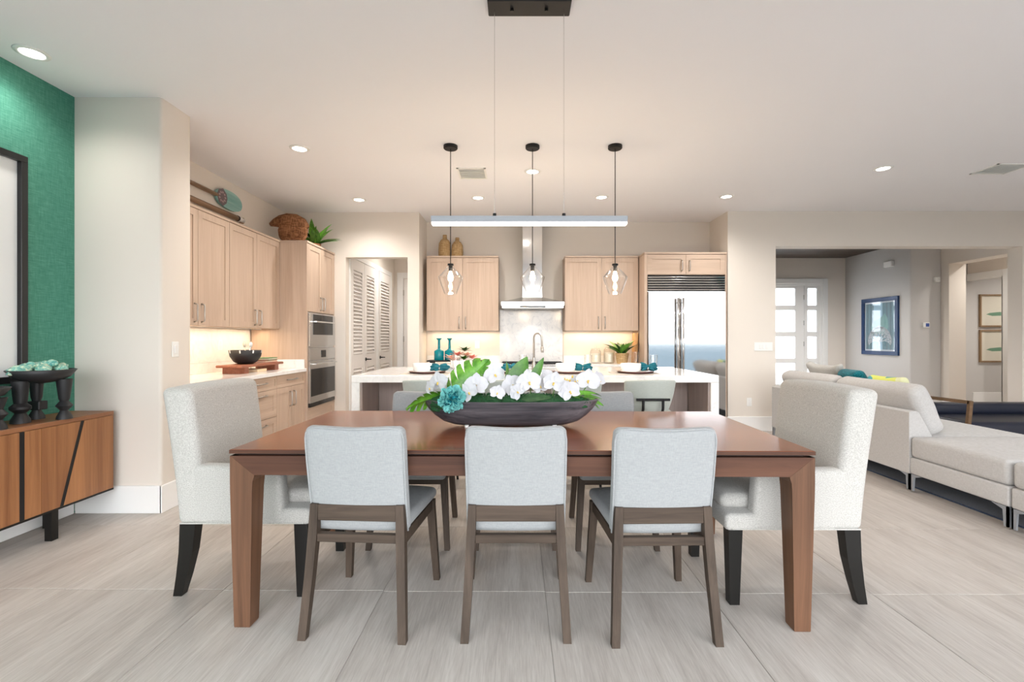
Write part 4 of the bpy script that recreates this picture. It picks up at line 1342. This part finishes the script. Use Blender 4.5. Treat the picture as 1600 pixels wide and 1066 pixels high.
MB().ball(c0, .056, 3).build('blossom_core', 'knit_teal', tb_, True)

# ================================================================== ISLAND TABLEWARE
def napkin(x, y, z, label, rz):
    def f(x_, y_, z_, u, v, w):
        k = .35 + .65 * abs(2 * u - 1) ** .7
        return (x_, y_ * k + .012 * math.sin(9 * u + 2), z_ * (.35 + .75 * k) + .018 * w * math.sin(12 * u) * math.cos(7 * v))
    o = empty('napkin', (x, y, z), rz, label, 'napkin', 'teal napkins on the island')
    rn = random.Random(int(x * 100))
    ph = [rn.uniform(0, 6) for _ in range(4)]
    def g(v):
        wst = .45 + .75 * min(1, abs(v.x) * 1.5)
        return wst * (1 + .22 * math.sin(7 * v.y + 5 * v.z + ph[0]) * math.cos(5 * v.x + ph[1]) + .16 * math.sin(11 * v.z + ph[2] + 6 * v.y))
    mb = MB().ball((0, 0, .036), 1, 4, (.072, .05, .042), g)
    for v in mb.bm.verts:
        v.co.z = max(v.co.z, 0)
    mb.build('cloth', 'napkin_teal', o, True)
    MB().lathe([(.022, -.012), (.026, -.012), (.026, .012), (.022, .012)], 16, closed=True).build('ring', 'nickel', o, True, M=Matrix.Translation((0, 0, .028)) @ Matrix.Rotation(PI / 2, 4, 'Y'))
    return o
WHO = ('leftmost', 'second from left', 'second from right', 'rightmost')
for k, (x, w_) in enumerate(zip((-.918, -.197, .544, 1.21), WHO)):
    y = 4.82
    o = MB().rgrid(-.24, .24, -.17, .19, 0, .003, .001, (2, 2, 1)).build('placemat', 'placemat', None)
    o.location = (x, y, CT)
    tag(o, f'beige woven placemat on the island, {w_} of four', 'placemat', 'placemats on the island')
    o = MB().lathe([(0, 0), (.12, 0), (.175, .006), (.188, .018), (.190, .019), (.182, .0195), (.12, .009), (0, .008)], 40).build('charger_plate', 'rim_brown', None, True)
    o.location = (x, y, CT + .003)
    tag(o, f'dark brown charger plate on the island, {w_} of four', 'plate', 'charger plates on the island')
    o = MB().lathe([(0, 0), (.10, 0), (.155, .010), (.158, .013), (.10, .006), (0, .005)], 40).build('dinner_plate', 'ceramic_white', None, True)
    o.location = (x, y, CT + .012)
    tag(o, f'white dinner plate on the brown charger, {w_} of four', 'plate', 'white plates on the island')
    o = MB().lathe([(0, 0), (.06, 0), (.092, .006), (.102, .03), (.104, .082), (.100, .083), (.096, .03), (.06, .012), (0, .010)], 40).build('soup_bowl', 'ceramic_white', None, True)
    o.location = (x - .045, y, CT + .018)
    tag(o, f'straight sided white bowl on its plate, {w_} of four', 'bowl', 'white bowls on the island')
    napkin(x + .125, y - .02, CT + .026, f'bunched dark teal napkin beside the white bowl, {w_} of four', .2 - .15 * k)
for k, (x, w_) in enumerate(zip((-.64, .06, .745, 1.43), WHO)):
    o = empty('water_glass', (x, 4.93, CT), 0, f'clear tall water glass on the island, {w_} of four', 'glass', 'water glasses on the island')
    MB().lathe([(0, 0), (.032, 0), (.041, .185), (.039, .185), (.030, .012), (0, .010)], 28).build('tumbler', 'clear_glass', o, True, auto=40)
    MB().lathe([(0, .0105), (.0295, .0125), (.033, .06), (0, .06)], 24).build('water', 'jar_glass', o, True, auto=40)

# bromeliads in a white pot, island far edge
bp = empty('potted_bromeliads', (-.66, 5.58, CT), 0, 'pink and peach bromeliads in a white pot on the island', 'potted plant')
MB().lathe([(0, 0), (.10, 0), (.125, .03), (.13, .10), (.124, .102), (.118, .05), (.0, .045)], 36).build('pot', 'ceramic_white', bp, True, auto=50)
MB().lathe([(0, .09), (.118, .085)], 24).build('soil', 'soil', bp)
for k, (x, z, mt) in enumerate(((-.12, .12, 'peach_petal'), (-.04, .155, 'pink_petal'), (.06, .15, 'peach_petal'), (.13, .12, 'pink_petal'), (.03, .11, 'leaf_mid'), (.04, .21, 'leaf_dark'), (-.08, .09, 'peach_petal'))):
    m = MB()
    for j in range(11):
        a = j * 2.4
        e = .35 + .09 * j
        leaf_mb(m, (x, -.02, z - .005), (math.cos(a) * 1, math.sin(a), e), .10, .02, .3, .3)
    m.build('bloom' if 'petal' in mt else 'leaf_rosette', mt, bp, True, fix=False)

# ================================================================== BACK COUNTER
tr_ = empty('serving_tray', (-.85, 6.72, CT), 0, 'long dark wooden tray on the back counter under the blue bottles', 'tray')
MB().box(-.42, .42, -.12, .12, .03, .05, bev=.004).build('board', 'black_matte', tr_)
for x in (-.36, .36):
    MB().box(x - .02, x + .02, -.1, .1, 0, .03).build('foot', 'black_matte', tr_)
def tealb(x, label):
    o = empty('glass_bottle', (x, 6.72, CT + .05), 0, label, 'bottle', 'teal glass bottles on the back counter')
    MB().lathe([(0, 0), (.066, 0), (.07, .006), (.07, .125), (.06, .138), (.026, .150), (.019, .17), (.017, .275), (.022, .29), (.036, .30), (.036, .312), (.02, .313), (.014, .29), (.014, .17), (.05, .135), (.062, .12), (.062, .01), (0, .01)], 32).build('body', 'teal_glass', o, True, auto=50)
    MB().lathe([(.0365, .299), (.038, .306), (.0365, .313), (.03, .314)], 28).build('lip', 'teal_glass', o, True)
tealb(-1.115, 'teal glass bottle nearest the pantry wall')
tealb(-.965, 'teal glass bottle beside the pink bromeliads')
def jar(x, y, h, label):
    o = empty('storage_jar', (x, y, CT), 0, label, 'jar', 'lidded glass jars on the back counter')
    MB().lathe([(0, 0), (.075, 0), (.08, .01), (.08, h - .03), (.06, h), (.057, h), (.076, h - .032), (.076, .012), (0, .008)], 32).build('vessel', 'jar_glass', o, True, auto=50)
    MB().lathe([(0, .013), (.07, .013), (.07, h * .7), (0, h * .72)], 24).build('contents', 'candle_cream', o, True, auto=50)
    MB().lathe([(0, h + .003), (.065, h + .003), (.06, h + .015), (.012, h + .02), (.02, h + .04), (.012, h + .055), (0, h + .056)], 24).build('lid', 'jar_glass', o, True, auto=50)
jar(1.145, 6.87, .20, 'lidded glass jar on the back counter, left one')
jar(1.345, 6.87, .22, 'lidded glass jar on the back counter, beside the plant')
pp_ = empty('potted_plant', (1.50, 6.72, CT), 0, 'leafy green plant in a woven pot on the back counter', 'potted plant')
MB().lathe([(0, 0), (.072, 0), (.095, .15), (.088, .15), (.07, .12), (0, .12)], 28).build('pot', 'wicker', pp_, True, auto=50)
for k in range(26):
    a = k * 2.4
    e = .3 + .9 * ((k * 7) % 10) / 10
    leaf_mb(MB(), (.02 * math.cos(a), .02 * math.sin(a), .12), (math.cos(a) * (.45 if math.cos(a) > 0 else .9), math.sin(a) * .5, e + .35), random.uniform(.2, .30), random.uniform(.035, .05), .35, .2, random.uniform(-.4, .4)).build('leaf', ('leaf_mid', 'leaf_dark', 'leaf_bright')[k % 3], pp_, True, fix=False)
o = MB().rgrid(-.012, .012, -.13, .13, 0, .44, .011, (1, 3, 3)).build('cutting_board', 'cut_wood', None, True)
o.location = (1.705, 6.86, CT); o.rotation_euler = (0, math.radians(3), 0)
tag(o, 'tall wooden cutting board leaning on the refrigerator surround', 'cutting board')
o = MB().lathe([(0, 0), (.05, 0), (.052, .17), (.049, .17), (.047, .01), (0, .008)], 28).build('glass_vase', 'clear_glass', None, True, auto=50)
o.location = (1.655, 6.56, CT)
tag(o, 'empty clear glass vase right of the woven plant pot', 'vase')
for x, y, r, h, lb in ((-1.06, 6.90, .092, .335, 'taller wicker bottle on top of the wall cabinet'), (-.875, 6.88, .084, .29, 'shorter wicker bottle on top of the wall cabinet')):
    o = MB().lathe([(0, 0), (r, 0), (r * 1.02, h * .3), (r * .95, h * .62), (r * .62, h * .78), (r * .36, h * .82), (r * .33, h), (r * .26, h), (0, h * .9)], 32).build('wicker_bottle', 'wicker', None, True, auto=60)
    o.location = (x, y, UZ1)
    tag(o, lb, 'bottle', 'wicker bottles on the cabinet')

# ================================================================== LEFT COUNTER
bd = empty('serving_board', (-2.86, 5.08, CT), 0, 'long reddish wooden serving board on feet, left counter', 'board')
MB().box(-.13, .13, -.42, .42, .062, .088, bev=.006).build('board', 'board_wood', bd)
for y in (-.30, .30):
    MB().box(-.11, .11, y - .04, y + .04, 0, .062).build('foot', 'board_wood', bd)
o = MB().box(-.10, .10, -.09, .09, 0, .03, bev=.002).build('book', 'book_cream')
o.location = (-2.84, 5.06, CT)
tag(o, 'cream book lying flat under the serving board', 'book')
bk_ = empty('mixing_bowl', (-2.87, 4.97, CT + .088), 0, 'black wooden bowl on the serving board, left counter', 'bowl')
MB().lathe([(0, 0), (.07, 0), (.11, .025), (.145, .08), (.157, .145), (.150, .145), (.137, .08), (.10, .032), (0, .015)], 40).build('bowl', 'clay_black', bk_, True)
for k in range(8):
    a = k * PI / 4 + .2
    MB().box(-.006, .006, -.003, .003, -.03, 0).build('rim_inlay', 'ceramic_white', bk_, M=Matrix.Translation((.1575 * math.cos(a), .1575 * math.sin(a), .145)) @ Matrix.Rotation(a + PI / 2, 4, 'Z') @ Matrix.Rotation(.2, 4, 'X'))
for k, (dy, tilt, lb) in enumerate(((.02, -.35, 'pale wooden spoon standing in the black bowl, left'), (.06, .55, 'white spoon leaning right in the black bowl'))):
    m = MB().tube([(0, 0, 0), (0, 0, .16)], .006, 8).ball((0, 0, .18), .026, 2, (.5, 1, 1.3))
    o = m.build('serving_spoon', 'ceramic_white' if k else 'candle_cream', None, True)
    o.location = (-2.87 - .01 * k, 4.97 + dy, CT + .088 + .03)
    o.rotation_euler = (-tilt * .6, 0, 0)
    tag(o, lb, 'spoon', 'spoons in the black bowl')
for k, (z, x, y, w, l, mt, lb) in enumerate(((0, -2.86, 5.31, .09, .13, 'book_red', 'red book on the serving board, lowest of the stack'), (.026, -2.85, 5.33, .085, .12, 'book_green', 'green book on the serving board, topmost of the stack'))):
    o = empty('book', (x, y, CT + .0885 + z), .1 * k, lb, 'book', 'books beside the black bowl')
    MB().box(-w, w, -l, l, 0, .004).box(-w, w, -l, l, .021, .025).box(-w, -w + .004, -l, l, .004, .021).build('cover', mt, o)
    MB().box(-w + .004, w - .005, -l + .005, l - .005, .004, .021).build('pages', 'book_page', o)

# ================================================================== ABOVE THE CABINETS
pd = empty('canoe_paddle', (XL + .025, 4.95, 2.80), 0, 'canoe paddle with teal blade mounted above the wall cabinets', 'paddle')
MB().tube([(0, -1.0, 0), (0, .06, 0)], .021, 10).build('shaft', 'pole_wood', pd, True)
def pad(pts, x0, x1):
    return MB().prism(pts, x0, x1, 'x')
out = [(.03 + .465 * (1 - math.cos(a)) / 2, .105 * math.sin(a) ** .8 * (1 if s > 0 else -1)) for s in (1, -1) for a in ([PI * k / 16 for k in range(1, 17)] if s > 0 else [PI * k / 16 for k in range(15, 0, -1)])]
pad(out, -.012, .012).build('blade', 'paddle_teal', pd)
pad([(.035, 0), (.07, .07), (.14, .095), (.20, .05), (.215, 0), (.20, -.05), (.14, -.095), (.07, -.07)], .0122, .015).build('badge', 'badge', pd)
for k in range(9):
    a = k * .7
    yy, zz = .125 + .05 * math.cos(a), .05 * math.sin(a)
    pad([(yy - .018, zz), (yy, zz + .014), (yy + .018, zz), (yy, zz - .014)], .0152, .017).build('badge_motif', 'badge_pink', pd)
p2 = empty('wooden_pole', (XL + .045, 4.95, 2.635), 0, 'wooden pole with bound end mounted below the teal paddle', 'pole')
MB().tube([(0, -1.0, 0), (0, .40, 0)], .028, 12).build('shaft', 'pole_wood', p2, True)
MB().tube([(0, .38, 0), (0, .40, .0)], .032, 12).build('binding', 'black_matte', p2, True)
MB().tube([(0, .40, 0), (0, .50, 0)], .027, 12).build('end_piece', 'ceramic_white', p2, True)
MB().tube([(0, .44, -.035), (0, .50, -.03), (0, .525, 0), (0, .50, .03)], .009, 8).build('hook', 'pole_wood', p2, True)
nt_ = empty('nautilus_basket', (-2.92, 5.97, UZ1), 0, 'woven brown nautilus shell basket on top of the oven tower', 'basket')
MB().ball((.075, 0, .170), 1, 4, (.185, .09, .170), lambda v: 1 + .012 * math.sin(60 * v.z)).build('shell_body', 'rattan', nt_, True)
fl = [(.20, .20, .095), (.165, .25, .108), (.09, .285, .115), (.0, .300, .105), (-.085, .300, .080), (-.155, .285, .052), (-.215, .262, .022)]
m = MB().tube([(x, 0, z) for x, z, r in fl], [r for x, z, r in fl], 18)
for v in m.bm.verts:
    v.co.y *= .85
m.build('shell_mouth', 'rattan', nt_, True)
sp1 = []
for k in range(60):
    t = k / 59
    a = 1.9 - 11 * t
    R = .150 * (1 - t) ** .9 + .004
    x, z = R * math.cos(a), R * math.sin(a)
    sp1.append((.085 + x, -.085 * math.sqrt(max(0, 1 - (x / .168) ** 2 - (z / .165) ** 2)) - .002, .166 + z))
MB().tube(sp1, .007, 6).build('spiral_cord', 'rattan', nt_, True)
for k in range(15):
    a = math.radians(175 - 15 * k)
    R0 = .165 if k > 5 else .20
    MB().tube([(.085 + .11 * math.cos(a), -.075, .166 + .11 * math.sin(a)), (.085 + .165 * math.cos(a), -.03, .166 + .163 * math.sin(a))], .005, 6).build('rib', 'rattan', nt_, True)
MB().lathe([(0, 0), (.07, 0), (.06, .02), (0, .02)], 20, (.085, 0, 0)).build('base', 'rattan', nt_)
pl2 = empty('potted_plant', (-2.63, 6.14, UZ1), 0, 'green leafy plant behind the nautilus basket on the oven tower', 'potted plant')
MB().lathe([(0, 0), (.055, 0), (.07, .05), (.064, .05), (.05, .03), (0, .03)], 20).build('pot', 'rattan', pl2, True)
for k in range(18):
    a = k * 2.4
    leaf_mb(MB(), (0, 0, .03), (math.cos(a), math.sin(a) * .7, .5 + .3 * (k % 8)), random.uniform(.24, .36), .052, .22, .25, random.uniform(-.5, .5)).build('leaf', ('leaf_mid', 'leaf_bright')[k % 2], pl2, True, fix=False)

# ================================================================== SWITCHES AND SMALL WALL THINGS
def plate(name, loc, rz, label, n, cat, outlet=False):
    o = empty(name, loc, rz, label, cat)
    w = .035 + .046 * (n - 1)
    MB().box(-w, w, -.006, 0, -.058, .058, bev=.003).build('plate', 'plastic_white', o)
    for k in range(n):
        x = (k - (n - 1) / 2) * .046 * 2 * .5 * 2 / 2
        if outlet:
            for z in (-.022, .022):
                MB().box(x - .015, x + .015, -.009, -.006, z - .016, z + .016, bev=.002).build('socket', 'ceramic_white', o)
        else:
            MB().box(x - .016, x + .016, -.010, -.006, -.033, .033, bev=.002).build('rocker', 'ceramic_white', o)
plate('light_switch', (-2.589, 3.56, 1.187), PI / 2, 'white light switch on the wall stub', 1, 'light switch')
plate('light_switch', (3.385, 6.467, 1.16), 0, 'white triple light switch right of the refrigerator', 3, 'light switch')
plate('power_outlet', (3.19, 6.467, .40), 0, 'white power outlet low on the wall right of the refrigerator', 1, 'outlet', True)
plate('power_outlet', (-.60, 7.0595, 1.18), 0, 'white power outlet above the back counter left of the range', 1, 'outlet', True)
plate('power_outlet', (-3.207, 5.08, 1.20), PI / 2, 'white power outlet above the left counter', 1, 'outlet', True)
plate('light_switch', (8.999, 8.45, 1.1), -PI / 2, 'white light switch beside the far cased doorway', 1, 'light switch')
th = empty('thermostat', (7.32, 8.429, 1.516), 0, 'white thermostat with blue screen in the entry', 'thermostat')
MB().box(-.06, .06, -.022, 0, -.045, .045, bev=.006).build('case', 'plastic_white', th)
MB().box(-.015, .045, -.024, -.0215, -.03, .03).build('screen', 'screen_blue', th)
o = MB().box(-.10, .10, -.055, 0, -.055, .055, bev=.012, seg=2).build('smoke_alarm', 'plastic_white')  # white smoke alarm box on the entry side wall
o.location = (7.049, 8.89, 2.68); o.rotation_euler = (0, 0, -PI / 2)
tag(o, 'white chime box high on the entry wall above the blue picture', 'alarm')
ss = empty('motion_sensor', (7.50, 8.429, 2.33), 0, 'small white motion sensor in the entry corner', 'sensor')
MB().box(-.05, .05, -.05, 0, -.045, .045, bev=.015, seg=3).build('case', 'plastic_white', ss)
MB().ball((0, -.05, 0), .018, 2, (1, .4, 1)).build('lens', 'ceramic_white', ss, True)

# framed coral print on the entry side wall (faces -X)
ar = empty('framed_print', (7.049, 9.13, .957), -PI / 2, 'navy framed blue coral print on the entry wall', 'picture')   # local x -> world -y, local -y -> world -x
w2, H = .46, 1.11
for (a, b_, c_, d_) in ((-w2, w2, 0, .075), (-w2, w2, H - .075, H), (-w2, -w2 + .075, .075, H - .075), (w2 - .075, w2, .075, H - .075)):
    MB().box(a, b_, -.035, 0, c_, d_, bev=.004).build('frame_rail', 'frame_navy', ar)
MB().box(-w2 + .075, w2 - .075, -.012, 0, .075, H - .075).build('mat_border', 'print_white', ar)
def flat(pts, y, name, mt):
    MB().prism(pts, y - .0012, y, 'y').build(name, mt, ar)
def rect(a, b_, c_, d_):
    return [(a, c_), (b_, c_), (b_, d_), (a, d_)]
flat(rect(-.36, .36, .105, H - .105), -.0122, 'print_sheet', 'print_teal')
for x in (-.33, -.24, .16, .25):
    flat(rect(x, x + .035, .105, H - .105), -.0135, 'print_stripe', 'print_dark')
flat(rect(-.15, .07, .105, H - .105), -.0136, 'print_band', 'print_sky')
flat([(-.20, .40), (-.22, .56), (-.14, .68), (.02, .72), (.14, .80), (.20, .70), (.22, .54), (.14, .40)], -.0150, 'print_leaf', 'print_sea')
cm = MB()
def branch(x, z, a, L, w, dep):
    x2, z2 = x + L * math.cos(a), z + L * math.sin(a)
    nx, nz = -math.sin(a), math.cos(a)
    cm.prism([(x - nx * w, z - nz * w), (x2 - nx * w * .7, z2 - nz * w * .7), (x2 + nx * w * .7, z2 + nz * w * .7), (x + nx * w, z + nz * w)], -.0176 - .0001 * dep, -.0164, 'y')
    if dep > 0:
        for da in (-.36, .04, .38):
            branch(x2, z2, a + da, L * .72, w * .72, dep - 1)
for a in (.15, .62, 1.1, 1.57, 2.05, 2.5, 3.0):
    branch(0, .26, a, .115, .012, 3)
branch(0, .18, PI / 2, .08, .016, 0)
cm.build('print_coral', 'print_white', ar)
MB().box(-w2 + .076, w2 - .076, -.022, -.020, .076, H - .076).build('glazing', 'clear_glass', ar)

# two small landscapes past the side hall
for z, lb in ((1.507, 'oak framed pale landscape past the side hall, upper one'), (.80, 'oak framed pale landscape past the side hall, lower one')):
    t = empty('framed_landscape', (9.60, 9.419, z), 0, lb, 'picture', 'pair of small landscapes')
    H, w2 = .65, .36
    for (a, b_, c_, d_) in ((-w2, w2, 0, .03), (-w2, w2, H - .03, H), (-w2, -w2 + .03, .03, H - .03), (w2 - .03, w2, .03, H - .03)):
        MB().box(a, b_, -.035, 0, c_, d_).build('frame_rail', 'frame_oak', t)
    MB().box(-w2 + .03, w2 - .03, -.012, 0, .03, H - .03).build('print_sheet', 'print_cream', t)
    MB().prism([(-.22, .25), (-.1, .22), (.2, .23), (.22, .28), (.05, .30), (-.15, .28)], -.0135, -.0122, 'y').build('print_land', 'print_green', t)
